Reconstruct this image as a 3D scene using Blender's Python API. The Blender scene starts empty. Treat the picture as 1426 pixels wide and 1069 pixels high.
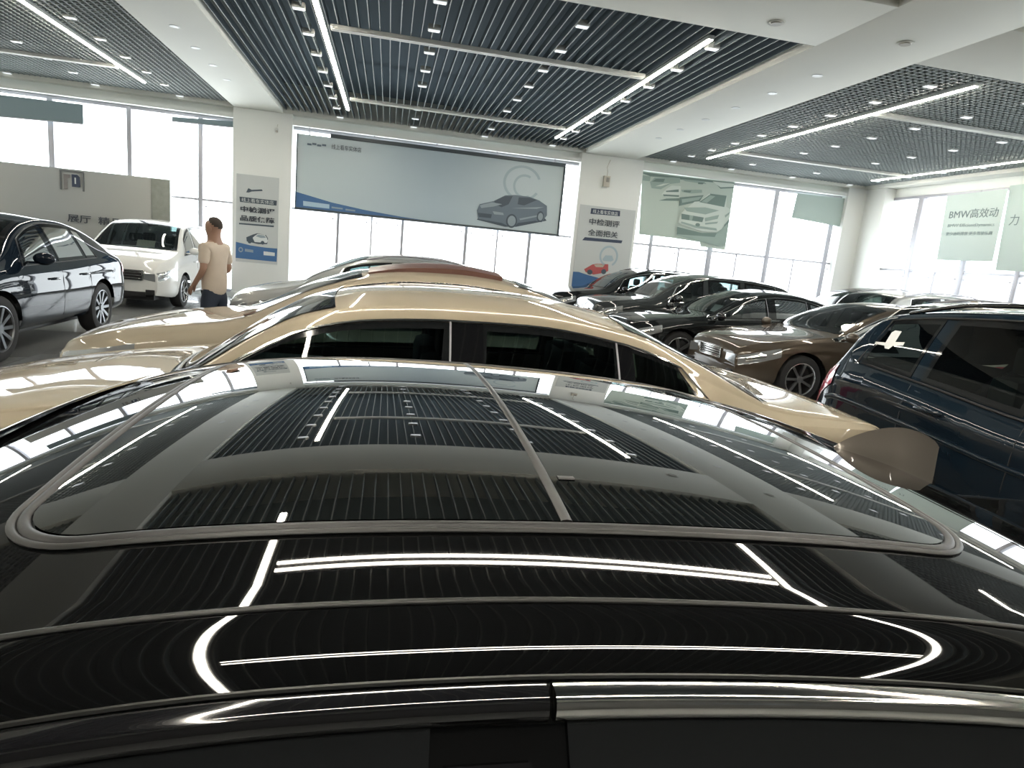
import bpy, bmesh, math, random
import numpy as np
from mathutils import Vector, Matrix
random.seed(4)
R = math.radians
PI = math.pi
SC = bpy.context.scene
COL = SC.collection

# ------------------------------------------------------------------ camera
cam_d = bpy.data.cameras.new('camera')
cam = bpy.data.objects.new('camera', cam_d)
COL.objects.link(cam)
FPX, PITCH, ROLL, YAW, CAMH = 898.285, R(11.1328), R(5.48133), R(11.69526), 1.66
cam_d.sensor_fit = 'HORIZONTAL'
cam_d.sensor_width = 36.0
cam_d.lens = FPX / 1426.0 * 36.0
cam_d.clip_start = 0.02
fw = Vector((math.sin(YAW) * math.cos(PITCH), math.cos(YAW) * math.cos(PITCH), -math.sin(PITCH)))
r0 = Vector((math.cos(YAW), -math.sin(YAW), 0))
u0 = r0.cross(fw)
rr = math.cos(ROLL) * r0 + math.sin(ROLL) * u0
uu = rr.cross(fw)
cam.matrix_world = Matrix(((rr.x, uu.x, -fw.x, 0), (rr.y, uu.y, -fw.y, 0), (rr.z, uu.z, -fw.z, CAMH), (0, 0, 0, 1)))
SC.camera = cam

# ------------------------------------------------------------------ light and exposure
world = bpy.data.worlds.new('world')
SC.world = world
world.use_nodes = True
bg = world.node_tree.nodes['Background']
bg.inputs[0].default_value = (0.93, 0.97, 1.0, 1)
bg.inputs[1].default_value = 3.4
LED_STRENGTH = 34.0
SC.view_settings.view_transform = 'Standard'
SC.view_settings.look = 'None'
SC.view_settings.exposure = 1.18
SC.view_settings.gamma = 1.0
SC.view_settings.use_curve_mapping = False
SC.cycles.use_denoising = True
SC.cycles.max_bounces = 8
SC.cycles.diffuse_bounces = 5
SC.cycles.glossy_bounces = 4
SC.cycles.transparent_max_bounces = 16
SC.cycles.caustics_reflective = False
SC.cycles.caustics_refractive = False
SC.cycles.sample_clamp_indirect = 6.0


def portal(name, loc, rot, sx, sy):
    d = bpy.data.lights.new(name, 'AREA')
    d.shape = 'RECTANGLE'; d.size = sx; d.size_y = sy
    d.cycles.is_portal = True
    o = bpy.data.objects.new(name, d); COL.objects.link(o)
    o.location = loc; o.rotation_euler = rot


# portals only guide daylight sampling at the glazing (area lights face -Z locally)
portal('daylight_portal', (-7.9, 17.75, 2.2), (R(-90), 0, 0), 8.4, 4.3)
portal('daylight_portal', (1.07, 17.75, 2.2), (R(-90), 0, 0), 7.0, 4.3)
portal('daylight_portal', (9.9, 17.75, 2.2), (R(-90), 0, 0), 6.6, 4.3)
portal('daylight_portal', (14.05, 8.5, 2.2), (R(-90), 0, R(-90)), 16.0, 4.3)


# ------------------------------------------------------------------ materials
MATS = {}


def mat(name, col, rough=0.5, metal=0.0, coat=0.0, emit=None, es=0.0, ior=1.5, noise=None, coat_rough=0.02, spec=0.5):
    if name in MATS:
        return MATS[name]
    m = bpy.data.materials.new(name)
    m.use_nodes = True
    nt = m.node_tree
    b = nt.nodes['Principled BSDF']
    b.inputs['Base Color'].default_value = (*col, 1)
    b.inputs['Roughness'].default_value = rough
    b.inputs['Metallic'].default_value = metal
    b.inputs['IOR'].default_value = ior
    b.inputs['Specular IOR Level'].default_value = spec
    b.inputs['Coat Weight'].default_value = coat
    b.inputs['Coat Roughness'].default_value = coat_rough
    if emit:
        b.inputs['Emission Color'].default_value = (*emit, 1)
        b.inputs['Emission Strength'].default_value = es
    if noise:
        scale, amt = noise
        tc = nt.nodes.new('ShaderNodeTexCoord')
        nz = nt.nodes.new('ShaderNodeTexNoise'); nz.inputs['Scale'].default_value = scale
        nz.inputs['Detail'].default_value = 4
        mr = nt.nodes.new('ShaderNodeMapRange')
        mr.inputs['To Min'].default_value = 1 - amt; mr.inputs['To Max'].default_value = 1 + amt
        mx = nt.nodes.new('ShaderNodeMix'); mx.data_type = 'RGBA'; mx.blend_type = 'MULTIPLY'
        mx.inputs['Factor'].default_value = 1
        mx.inputs['A'].default_value = (*col, 1)
        nt.links.new(tc.outputs['Object'], nz.inputs['Vector'])
        nt.links.new(nz.outputs['Fac'], mr.inputs['Value'])
        nt.links.new(mr.outputs['Result'], mx.inputs['B'])
        nt.links.new(mx.outputs['Result'], b.inputs['Base Color'])
    MATS[name] = m
    return m


def glass_mat(name, tint, clear, rough=0.0, ior=1.52, gain=1.0):
    """thin pane: fresnel reflection over a tinted see-through sheet mixed with a dark film"""
    if name in MATS:
        return MATS[name]
    m = bpy.data.materials.new(name)
    m.use_nodes = True
    nt = m.node_tree
    for n in list(nt.nodes):
        nt.nodes.remove(n)
    out = nt.nodes.new('ShaderNodeOutputMaterial')
    tr = nt.nodes.new('ShaderNodeBsdfTransparent')
    tr.inputs[0].default_value = (*[t * clear for t in tint], 1)
    gl = nt.nodes.new('ShaderNodeBsdfGlossy'); gl.inputs['Roughness'].default_value = rough
    fr = nt.nodes.new('ShaderNodeFresnel'); fr.inputs[0].default_value = ior
    mu = nt.nodes.new('ShaderNodeMath'); mu.operation = 'MULTIPLY'; mu.inputs[1].default_value = gain; mu.use_clamp = True
    mx = nt.nodes.new('ShaderNodeMixShader')
    nt.links.new(fr.outputs[0], mu.inputs[0])
    nt.links.new(mu.outputs[0], mx.inputs[0])
    nt.links.new(tr.outputs[0], mx.inputs[1])
    nt.links.new(gl.outputs[0], mx.inputs[2])
    nt.links.new(mx.outputs[0], out.inputs[0])
    MATS[name] = m
    return m


M_white = mat('wall_white', (0.73, 0.75, 0.72), 0.7, noise=(1.5, 0.03))
M_beam = mat('beam_white', (0.68, 0.68, 0.62), 0.7, noise=(0.8, 0.03))
M_col = mat('column_white', (0.73, 0.75, 0.73), 0.45, noise=(1.2, 0.03))
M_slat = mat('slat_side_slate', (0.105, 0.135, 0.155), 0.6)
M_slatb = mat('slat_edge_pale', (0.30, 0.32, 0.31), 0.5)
M_plenum = mat('plenum_dark', (0.11, 0.15, 0.18), 0.9)
M_grid = mat('cell_grid_grey', (0.30, 0.33, 0.325), 0.6)
M_gridb = mat('cell_grid_edge', (0.30, 0.33, 0.32), 0.6)
M_alu = mat('window_aluminium', (0.42, 0.42, 0.46), 0.4, 0.3)
M_pane = glass_mat('window_pane', (0.97, 1.0, 1.0), 0.97, gain=0.6)
M_led = mat('led_diffuser', (0.9, 0.9, 0.85), 0.4, emit=(1.0, 0.93, 0.80), es=LED_STRENGTH)
M_ledoff = mat('led_diffuser_off', (0.62, 0.62, 0.56), 0.4)
M_ledbody = mat('led_housing', (0.55, 0.56, 0.54), 0.4)
M_spot = mat('downlight_face', (0.75, 0.77, 0.78), 0.4, emit=(0.9, 0.95, 1.0), es=0.35)
M_black = mat('black_plastic', (0.012, 0.012, 0.013), 0.45)
M_gloss = mat('black_gloss', (0.006, 0.006, 0.007), 0.08, coat=1.0)
M_rubber = mat('tyre_rubber', (0.018, 0.018, 0.019), 0.75)
M_chrome = mat('chrome', (0.78, 0.77, 0.74), 0.10, 1.0)
M_rim = mat('alloy_rim', (0.45, 0.46, 0.48), 0.25, 0.9)
M_lamp = mat('headlamp_lens', (0.45, 0.47, 0.48), 0.08, 0.6, coat=1.0)
M_tail = mat('tail_lamp_red', (0.42, 0.012, 0.04), 0.12, coat=1.0)
M_clearlens = mat('tail_lamp_clear', (0.75, 0.74, 0.74), 0.12, coat=1.0)
M_trim_dark = mat('satin_trim', (0.011, 0.0115, 0.011), 0.42, 0.0)
M_paper = mat('paper', (0.72, 0.66, 0.56), 0.8)
M_paperw = mat('paper_white', (0.80, 0.82, 0.82), 0.8)
M_leather = mat('leather_black', (0.05, 0.052, 0.052), 0.55)
M_leather_b = mat('leather_grey', (0.16, 0.16, 0.15), 0.6)
G_dark = glass_mat('tinted_glass_dark', (0.6, 0.8, 0.8), 0.33, gain=1.0)
G_mid = glass_mat('tinted_glass', (0.75, 0.9, 0.9), 0.55, gain=1.3)
G_frit = mat('glass_border', (0.01, 0.011, 0.012), 0.06)


def paint(name, col, metal=0.3, rough=0.3, spec=0.0):
    return mat(name, col, rough, metal, coat=1.0, spec=spec)


# ------------------------------------------------------------------ helpers
def link(o, parent=None):
    COL.objects.link(o)
    if parent is not None:
        o.parent = parent
    return o


def empty(name, label, cat, loc=(0, 0, 0), rz=0.0, group=None):
    o = bpy.data.objects.new(name, None)
    o.empty_display_size = 0.2
    COL.objects.link(o)
    o.location = loc; o.rotation_euler = (0, 0, rz)
    o['label'] = label; o['category'] = cat
    if group:
        o['group'] = group
    return o


def mesh_obj(name, verts, faces, mats, parent=None, smooth=None, fmats=None, loc=None):
    me = bpy.data.meshes.new(name)
    me.from_pydata([tuple(v) for v in verts], [], faces)
    if not isinstance(mats, (list, tuple)):
        mats = [mats]
    for m in mats:
        me.materials.append(m)
    if fmats is not None:
        me.polygons.foreach_set('material_index', fmats)
    if smooth is not None:
        me.polygons.foreach_set('use_smooth', [True] * len(me.polygons))
        if smooth < 180:
            me.set_sharp_from_angle(angle=R(smooth))
    me.update()
    o = bpy.data.objects.new(name, me)
    if loc is not None:
        o.location = loc
    return link(o, parent)


def bm_obj(name, bm, mats, parent=None, smooth=None, loc=None):
    bmesh.ops.recalc_face_normals(bm, faces=bm.faces)
    me = bpy.data.meshes.new(name)
    bm.to_mesh(me); bm.free()
    if not isinstance(mats, (list, tuple)):
        mats = [mats]
    for m in mats:
        me.materials.append(m)
    if smooth is not None:
        me.polygons.foreach_set('use_smooth', [True] * len(me.polygons))
        if smooth < 180:
            me.set_sharp_from_angle(angle=R(smooth))
    o = bpy.data.objects.new(name, me)
    if loc is not None:
        o.location = loc
    return link(o, parent)


def add_box(bm, c, s, rot=None, bevel=0.0, mi=0):
    r = bmesh.ops.create_cube(bm, size=1.0)
    vs = r['verts']
    bmesh.ops.scale(bm, vec=s, verts=vs)
    if bevel > 0:
        es = list({e for v in vs for e in v.link_edges})
        g = bmesh.ops.bevel(bm, geom=es, offset=bevel, segments=2, affect='EDGES', profile=0.6)
        vs = list({v for f in g['faces'] for v in f.verts} | {v for v in vs if v.is_valid})
    if rot is not None:
        bmesh.ops.rotate(bm, cent=(0, 0, 0), matrix=rot, verts=vs)
    bmesh.ops.translate(bm, vec=c, verts=vs)
    if mi:
        for f in {f for v in vs for f in v.link_faces}:
            f.material_index = mi
    return vs


def box_obj(name, c, s, m, parent=None, bevel=0.0, rot=None):
    bm = bmesh.new()
    add_box(bm, c, s, rot, bevel)
    return bm_obj(name, bm, m, parent, 35 if bevel else None)


def tube_verts(path, rad, n=8, closed=False):
    vs, fs = [], []
    P = [Vector(p) for p in path]
    k = len(P)
    up = Vector((0, 0, 1))
    for i, p in enumerate(P):
        a = P[i - 1] if (i > 0 or closed) else P[i]
        b = P[(i + 1) % k] if (i < k - 1 or closed) else P[i]
        t = (b - a).normalized()
        s = t.cross(up)
        if s.length < 1e-3:
            s = t.cross(Vector((1, 0, 0)))
        s.normalize(); q = s.cross(t)
        rx, ry = rad if isinstance(rad, tuple) else (rad, rad)
        for j in range(n):
            th = 2 * PI * j / n
            vs.append(p + s * math.cos(th) * rx + q * math.sin(th) * ry)
    m = k if closed else k - 1
    for i in range(m):
        for j in range(n):
            i2 = (i + 1) % k
            fs.append((i * n + j, i * n + (j + 1) % n, i2 * n + (j + 1) % n, i2 * n + j))
    if not closed:
        fs.append(tuple(range(n))); fs.append(tuple(range((k - 1) * n, k * n)))
    return vs, fs


def tube(name, path, rad, m, parent=None, n=8, closed=False):
    vs, fs = tube_verts(path, rad, n, closed)
    return mesh_obj(name, vs, fs, m, parent, 50)


def struct(o):
    o['kind'] = 'structure'
    return o


def polys_obj(name, polys, m_list, parent, frame):
    """flat printed shapes: polys = [(uv points, material index)], frame = (origin, x vector, z vector, normal)"""
    O, X, Z, N = [Vector(v) for v in frame]
    vs, fs, fm = [], [], []
    for k, (pts, mi) in enumerate(polys):
        b = len(vs)
        for (u, v) in pts:
            vs.append(O + X * u + Z * v + N * (0.0015 * (k + 1)))
        fs.append(tuple(range(b, b + len(pts)))); fm.append(mi)
    return mesh_obj(name, vs, fs, m_list, parent, None, fm)


def ellipse(cx, cy, rx, ry, n=24, a0=0, a1=360, inner=None):
    o = [(cx + rx * math.cos(R(a0 + (a1 - a0) * i / n)), cy + ry * math.sin(R(a0 + (a1 - a0) * i / n))) for i in range(n + (0 if a1 - a0 == 360 else 1))]
    if inner:
        o += [(cx + rx * inner * math.cos(R(a1 - (a1 - a0) * i / n)), cy + ry * inner * math.sin(R(a1 - (a1 - a0) * i / n))) for i in range(n + 1)]
    return o


def text_obj(name, body, size, m, parent, mtx, width=None, bold=0.0, extrude=0.002, shear=0.0):
    cu = bpy.data.curves.new(name, 'FONT')
    cu.body = body; cu.size = size; cu.extrude = extrude; cu.offset = bold; cu.shear = shear
    cu.resolution_u = 2
    t = bpy.data.objects.new(name, cu)
    COL.objects.link(t)
    dg = bpy.context.evaluated_depsgraph_get()
    me = bpy.data.meshes.new_from_object(t.evaluated_get(dg))
    bpy.data.objects.remove(t); bpy.data.curves.remove(cu)
    me.materials.clear(); me.materials.append(m)
    if len(me.vertices) and width:
        co = np.empty(len(me.vertices) * 3); me.vertices.foreach_get('co', co)
        co = co.reshape(-1, 3)
        s = width / max(1e-6, np.ptp(co[:, 0]))
        co[:, 0] = (co[:, 0] - co[:, 0].min()) * s
        me.vertices.foreach_set('co', co.ravel())
    o = bpy.data.objects.new(name, me)
    link(o, parent)
    o.matrix_local = mtx
    return o


def frame_mtx(O, X, Z):
    X = Vector(X).normalized(); Z = Vector(Z).normalized(); N = X.cross(Z)
    return Matrix(((X.x, Z.x, N.x, O[0]), (X.y, Z.y, N.y, O[1]), (X.z, Z.z, N.z, O[2]), (0, 0, 0, 1)))


def pchip(knots):
    x = np.array([k[0] for k in knots], float); y = np.array([k[1] for k in knots], float)
    h = np.diff(x); d = np.diff(y) / h
    m = np.zeros(len(x))
    for i in range(1, len(x) - 1):
        if d[i - 1] * d[i] > 0:
            w1 = 2 * h[i] + h[i - 1]; w2 = h[i] + 2 * h[i - 1]
            m[i] = (w1 + w2) / (w1 / d[i - 1] + w2 / d[i])
    m[0] = d[0]; m[-1] = d[-1]

    def f(t):
        t = min(max(t, x[0]), x[-1])
        i = min(int(np.searchsorted(x, t, 'right')) - 1, len(h) - 1); i = max(i, 0)
        s = (t - x[i]) / h[i]
        return float((2 * s**3 - 3 * s**2 + 1) * y[i] + (s**3 - 2 * s**2 + s) * h[i] * m[i] + (-2 * s**3 + 3 * s**2) * y[i + 1] + (s**3 - s**2) * h[i] * m[i + 1])
    return f


# ------------------------------------------------------------------ the hall
XL, XR, YB, YW = -12.6, 13.9, -5.0, 17.6
ZB, ZS = 4.52, 4.60          # beam underside, slat underside

M_floor = mat('floor_tile', (0.30, 0.31, 0.31), 0.22, coat=0.3, noise=(0.6, 0.08))
nt = M_floor.node_tree
bk = nt.nodes.new('ShaderNodeTexBrick')
bk.inputs['Color1'].default_value = (0.21, 0.22, 0.225, 1); bk.inputs['Color2'].default_value = (0.24, 0.25, 0.25, 1)
bk.inputs['Mortar'].default_value = (0.12, 0.12, 0.12, 1)
bk.inputs['Scale'].default_value = 1.25; bk.inputs['Mortar Size'].default_value = 0.004
bk.inputs['Brick Width'].default_value = 1.0; bk.inputs['Row Height'].default_value = 1.0; bk.offset = 0.0
tc = nt.nodes.new('ShaderNodeTexCoord')
nt.links.new(tc.outputs['Object'], bk.inputs['Vector'])
nt.links.new(bk.outputs['Color'], nt.nodes['Principled BSDF'].inputs['Base Color'])
struct(box_obj('floor', ((XL + XR) / 2, (YB + YW) / 2, -0.1), (XR - XL + 0.8, YW - YB + 0.8, 0.2), M_floor))

# roof slab over everything, beams, grilles
struct(box_obj('ceiling', ((XL + XR) / 2, (YB + YW) / 2, 5.3), (XR - XL + 0.6, YW - YB + 0.6, 0.2), M_plenum))
BX = [(-12.6, -11.6), (-3.78, -2.66), (4.97, 6.40), (13.45, 13.9)]     # beams running away from the camera
BY = [(-5.0, -3.25), (6.42, 7.76), (17.30, 17.6)]                       # beams across


def ceiling_beams():
    bm = bmesh.new()
    for i, (a, b) in enumerate(BX):
        add_box(bm, ((a + b) / 2, (YB + YW) / 2, (ZB + 5.2) / 2), (b - a, YW - YB, 5.2 - ZB), bevel=0.006)
    for (a, b) in BY:
        for (p, q) in zip(BX[:-1], BX[1:]):
            add_box(bm, ((p[1] + q[0]) / 2, (a + b) / 2, (ZB + 5.2) / 2), (q[0] - p[1] + 0.02, b - a, 5.2 - ZB), bevel=0.002)
    o = bm_obj('ceiling_beams', bm, M_beam, None, 35)
    struct(o)


ceiling_beams()
bays = []
for bi, (p, q) in enumerate(zip(BX[:-1], BX[1:])):
    for ri, (a, b) in enumerate(zip(BY[:-1], BY[1:])):
        bays.append((bi, ri, p[1], q[0], a[1], b[0]))


def bar_grid(name, x0, x1, y0, y1, pitch, cross, m, hgt):
    vs, fs, fm = [], [], []

    def bx(cx, cy, sx, sy, z0, z1):
        b = len(vs)
        for z in (z0, z1):
            vs.extend([(cx - sx, cy - sy, z), (cx + sx, cy - sy, z), (cx + sx, cy + sy, z), (cx - sx, cy + sy, z)])
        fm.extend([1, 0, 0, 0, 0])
        fs.extend([(b, b + 3, b + 2, b + 1), (b, b + 1, b + 5, b + 4), (b + 1, b + 2, b + 6, b + 5), (b + 2, b + 3, b + 7, b + 6), (b + 3, b, b + 4, b + 7)])
    n = int((x1 - x0) / pitch)
    for i in range(n + 1):
        bx(x0 + (i + 0.5) * (x1 - x0) / (n + 1), (y0 + y1) / 2, 0.0062, (y1 - y0) / 2, ZS, ZS + hgt)
    if cross:
        n = int((y1 - y0) / pitch)
        for i in range(n + 1):
            bx((x0 + x1) / 2, y0 + (i + 0.5) * (y1 - y0) / (n + 1), (x1 - x0) / 2, 0.008, ZS + 0.004, ZS + hgt)
    o = mesh_obj(name, vs, fs, m, None, None, fm)
    return struct(o)


for (bi, ri, x0, x1, y0, y1) in bays:
    bar_grid('ceiling_slats' if bi == 1 else 'ceiling_grid', x0, x1, y0, y1, 0.145 if bi == 1 else 0.11, bi != 1, [M_slat, M_slatb] if bi == 1 else [M_grid, M_gridb], .10 if bi == 1 else .075)

# walls
struct(box_obj('wall_left', (XL - 0.1, (YB + YW) / 2, 2.6), (0.2, YW - YB + 0.4, 5.2), M_white))
struct(box_obj('wall_front', ((XL + XR) / 2, YB - 0.1, 2.6), (XR - XL, 0.2, 5.2), mat('back_wall_grey', (0.045, 0.045, 0.043), 0.6)))
# window wall: band above, low kerb below
ZT = 4.27
struct(box_obj('wall_back', ((XL + XR) / 2, YW + 0.1, (ZT + 5.2) / 2), (XR - XL + 0.4, 0.24, 5.2 - ZT), M_white))
struct(box_obj('trim_1', ((XL + XR) / 2, 17.42, 4.33), (XR - XL, 0.16, 0.10), M_white))
struct(box_obj('baseboard_back', ((XL + XR) / 2, YW + 0.1, 0.06), (XR - XL + 0.4, 0.24, 0.12), M_col))
struct(box_obj('wall_right', (XR + 0.1, (YB + 17.6) / 2, (ZT + 5.2) / 2), (0.24, 22.6, 5.2 - ZT), M_white))
struct(box_obj('baseboard_right', (XR + 0.1, (YB + 17.6) / 2, 0.06), (0.24, 22.6, 0.12), M_col))
struct(box_obj('wall_right_solid', (XR + 0.1, -1.5, 2.2), (0.22, 7.0, 4.2), M_white))


def column(x0, x1, y0, y1):
    bm = bmesh.new()
    add_box(bm, ((x0 + x1) / 2, (y0 + y1) / 2, ZB / 2), (x1 - x0, y1 - y0, ZB), bevel=0.02)
    add_box(bm, ((x0 + x1) / 2, (y0 + y1) / 2, 0.08), (x1 - x0 + 0.03, y1 - y0 + 0.03, 0.16), bevel=0.01)
    return struct(bm_obj('column', bm, M_col, None, 35))


column(-3.80, -2.44, 17.32, 17.75)
column(4.88, 6.64, 17.32, 17.75)
column(12.95, 13.9, 17.30, 17.75)
column(13.55, 14.1, 16.55, 17.75)
column(13.55, 14.1, 1.6, 2.8)
column(-12.7, -12.0, 17.3, 17.75)


def window(name, along, pos, a0, a1, mull, transoms, minis=(), z0=0.12, z1=ZT, kerb=None):
    """along 'x': glass in the plane y=pos; along 'y': in the plane x=pos"""
    bm = bmesh.new()

    def bar(c, z, la, lz, d=0.10):
        s = (la, d, lz) if along == 'x' else (d, la, lz)
        p = (c, pos, z) if along == 'x' else (pos, c, z)
        add_box(bm, p, s, bevel=0.004)
    for m_ in mull:
        w = 0.085
        if isinstance(m_, tuple):
            m_, w = m_
        bar(m_, (z0 + z1) / 2, w, z1 - z0, 0.12)
    for t in transoms:
        bar((a0 + a1) / 2, t, a1 - a0, 0.05)
    bar((a0 + a1) / 2, z0 + 0.03, a1 - a0, 0.07)
    bar((a0 + a1) / 2, z1 - 0.03, a1 - a0, 0.07)
    for (m_, zt) in minis:
        bar(m_, (z0 + zt) / 2, 0.045, zt - z0, 0.06)
    # spider fittings beside the mullions just under the transom
    for m_ in [q[0] if isinstance(q, tuple) else q for q in mull] + [q[0] for q in minis]:
        for s in (-0.13, 0.13):
            for dz in (-0.16,):
                p = (m_ + s, pos - 0.05, transoms[0] + dz) if along == 'x' else (pos - 0.05, m_ + s, transoms[0] + dz)
                add_box(bm, p, (0.05, 0.05, 0.035), bevel=0.008)
    f = bm_obj(name, bm, M_alu, None, 35)
    struct(f)
    if along == 'x':
        vs = [(a0, pos + 0.02, z0), (a1, pos + 0.02, z0), (a1, pos + 0.02, z1), (a0, pos + 0.02, z1)]
    else:
        vs = [(pos + 0.02, a0, z0), (pos + 0.02, a1, z0), (pos + 0.02, a1, z1), (pos + 0.02, a0, z1)]
    mesh_obj('pane', vs, [(0, 1, 2, 3)], M_pane, f)
    return f


window('window_1', 'x', YW, -12.0, -3.8, [(-11.0, .1), (-9.45, .1), (-7.81, .12), (-6.15, .1), (-4.58, .1)], [2.31])
window('window_2', 'x', YW, -2.44, 4.88, [(-1.30, .07), (.33, .07), (2.0, .08), (3.73, .08)], [2.33], [(-.46, 2.33), (2.85, 2.33)])
window('window_3', 'x', YW, 6.64, 12.95, [(7.22, .10), (9.03, .16), (10.85, .14), (12.75, .14)], [2.34], [(8.1, 2.34), (9.9, 2.34), (11.75, 2.34)])
window('window_4', 'y', XR, 2.8, 16.55, [(4.5, .1), (6.2, .1), (7.9, .1), (9.6, .1), (11.2, .1), (12.35, .12), (13.83, .16), (15.55, .16)], [2.30], [(14.65, 2.30), (5.4, 2.3)])

# ------------------------------------------------------------------ lamps in the ceiling
LEDX = [-10.1, -5.30, -1.07, 3.82, 7.82, 12.65]
ROWY = [(8.22, 16.05), (-2.70, 5.10)]
WHERE = {-10.1: 'at far left of the left grid bay', -5.30: 'over the white minivan in the left grid bay', -1.07: 'on the left side of the slatted middle bay',
         3.82: 'on the right side of the slatted middle bay', 7.82: 'on the left side of the right grid bay', 12.65: 'along the right window wall'}


def led_bar(axis, c, a0, a1, lit, label, group):
    ln = a1 - a0
    loc = (c, (a0 + a1) / 2, ZS - 0.03) if axis == 'y' else ((a0 + a1) / 2, c, ZS - 0.03)
    t = empty('ceiling_light', label, 'ceiling light', loc, 0, group)
    s = (0.085, ln, 0.05) if axis == 'y' else (ln, 0.19 if lit else 0.135, 0.05)
    d = (0.06, ln - 0.02, 0.012) if axis == 'y' else (ln - 0.02, 0.045 if lit else 0.05, 0.012)
    box_obj('housing', (0, 0, 0.012), s, M_ledbody if axis == 'y' or not lit else M_trim_dark, t, 0.004)
    if axis == 'y':
        box_obj('diffuser', (0, 0, -0.018), d, M_led if lit else M_ledoff, t, 0.003)
    else:
        for k in ((-0.066, 0.066) if lit else (-0.034, 0.034)):
            box_obj('diffuser', (0, k, -0.018), d, M_led if lit else M_ledoff, t, 0.003)
    return t


for ri, (a0, a1) in enumerate(ROWY):
    for x in LEDX:
        lab = 'long lit white light bar ' + WHERE[x]
        if ri:
            lab = 'lit light bar overhead behind the camera, ' + WHERE[x].replace(' the white minivan in', '')
        led_bar('y', x, a0, a1, True, lab, 'lit light bars under the ceiling')
for bi, (x0, x1, nm) in enumerate(((-10.0, -5.4, 'left grid bay'), (-0.97, 3.74, 'slatted middle bay'), (7.92, 12.57, 'right grid bay'))):
    for y, w in ((10.25, 'nearer'), (14.90, 'farther')):
        led_bar('x', y, x0, x1, False, 'unlit %s cross bar light in the %s' % (w, nm), 'unlit cross light bars')
    if bi == 1:
        for y, w in ((3.92, 'above the black roof'), (-0.70, 'just behind the camera')):
            led_bar('x', y, x0, x1, True, 'lit double cross bar light overhead %s' % w, 'lit cross light bars overhead')

ORD = ['first', 'second', 'third', 'fourth', 'fifth', 'sixth', 'seventh', 'eighth', 'ninth', 'tenth']


def downlight():
    t = empty('downlight', '', 'downlight')
    box_obj('housing', (0, 0, 0.03), (0.17, 0.11, 0.07), M_ledbody, t, 0.006)
    box_obj('lens', (0, 0, -0.008), (0.15, 0.09, 0.012), M_spot, t, 0.003)
    return t


DL0 = downlight()
used = [False]


def put_downlight(x, y, label, group):
    if not used[0]:
        t = DL0; used[0] = True
    else:
        t = DL0.copy(); COL.objects.link(t)
        for ch in DL0.children:
            c = ch.copy(); COL.objects.link(c); c.parent = t
    t.location = (x, y, ZS - 0.012)
    t['label'] = label; t['group'] = group


cols = [('left grid bay', [-10.3, -8.5, -6.73, -4.95]), ('middle slat bay', [-1.33, 0.45, 2.25, 4.04]), ('right grid bay', [7.43, 9.16, 11.05, 12.9])]
for nm, xs in cols:
    for i, x in enumerate(xs):
        for k in range(9):
            y = 17.25 - 1.078 * k
            if abs(y - 14.03) < 0.1 and i == 1 and nm.startswith('middle'):
                continue
            if nm.startswith('left') and (x < -8 and y < 15.5 or x < -6 and y < 12):
                continue
            put_downlight(x, y, 'small square downlight, %s from the window wall in %s row of %s' % (ORD[k], ORD[i], nm), 'downlights in the %s' % nm)
# flat round spots set in the white beams
for k in range(6):
    t = empty('beam_spotlight', 'flush round spot in right ceiling beam, %s from the camera' % ORD[k], 'spotlight', (5.72, 8.75 + 1.10 * k, ZB), 0, 'flush spots in the right beam')
    bm = bmesh.new(); bmesh.ops.create_cone(bm, cap_ends=True, segments=24, radius1=0.07, radius2=0.08, depth=0.012)
    bm_obj('bezel', bm, M_ledbody, t, 35)
for k in range(4):
    t = empty('beam_spotlight', 'flush round spot in left ceiling beam, %s from the camera' % ORD[k], 'spotlight', (-3.28, 11.2 + 1.08 * k, ZB), 0, 'flush spots in the left beam')
    bm = bmesh.new(); bmesh.ops.create_cone(bm, cap_ends=True, segments=24, radius1=0.07, radius2=0.08, depth=0.012)
    bm_obj('bezel', bm, M_ledbody, t, 35)
M_smoke = mat('detector_beige', (0.42, 0.40, 0.35), 0.5)
for (x, y, w) in ((5.77, 7.21, 'right'), (4.15, 7.30, 'left')):
    t = empty('smoke_detector', '%s one of two round grey detectors on the white cross beam' % w, 'smoke detector', (x, y, ZB), 0, 'detectors on the cross beam')
    bm = bmesh.new(); bmesh.ops.create_cone(bm, cap_ends=True, segments=28, radius1=0.06, radius2=0.085, depth=0.05)
    bm_obj('dome', bm, M_smoke, t, 35)
    bm = bmesh.new(); bmesh.ops.create_cone(bm, cap_ends=True, segments=28, radius1=0.095, radius2=0.095, depth=0.012)
    bm_obj('base', bm, M_beam, t, 35)
    t.location.z -= 0.006
    t.scale.z = 0.6

# ------------------------------------------------------------------ signs and banners
P_bb = mat('billboard_print', (0.50, 0.58, 0.60), 0.35)
P_bbd = mat('billboard_print_shade', (0.24, 0.32, 0.37), 0.35)
P_blue = mat('print_blue', (0.055, 0.14, 0.30), 0.4)
P_navy = mat('print_navy', (0.035, 0.05, 0.09), 0.5)
P_lblue = mat('print_pale_blue', (0.40, 0.55, 0.66), 0.4)
P_car = mat('print_car_grey', (0.13, 0.17, 0.21), 0.4)
P_card = mat('print_car_dark', (0.06, 0.085, 0.11), 0.4)
P_carl = mat('print_car_light', (0.26, 0.32, 0.36), 0.4)
P_ring = mat('print_ring', (0.34, 0.43, 0.48), 0.4)
P_ink = mat('print_ink', (0.05, 0.06, 0.075), 0.5)
P_frame = mat('billboard_frame', (0.05, 0.065, 0.075), 0.4)


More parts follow.
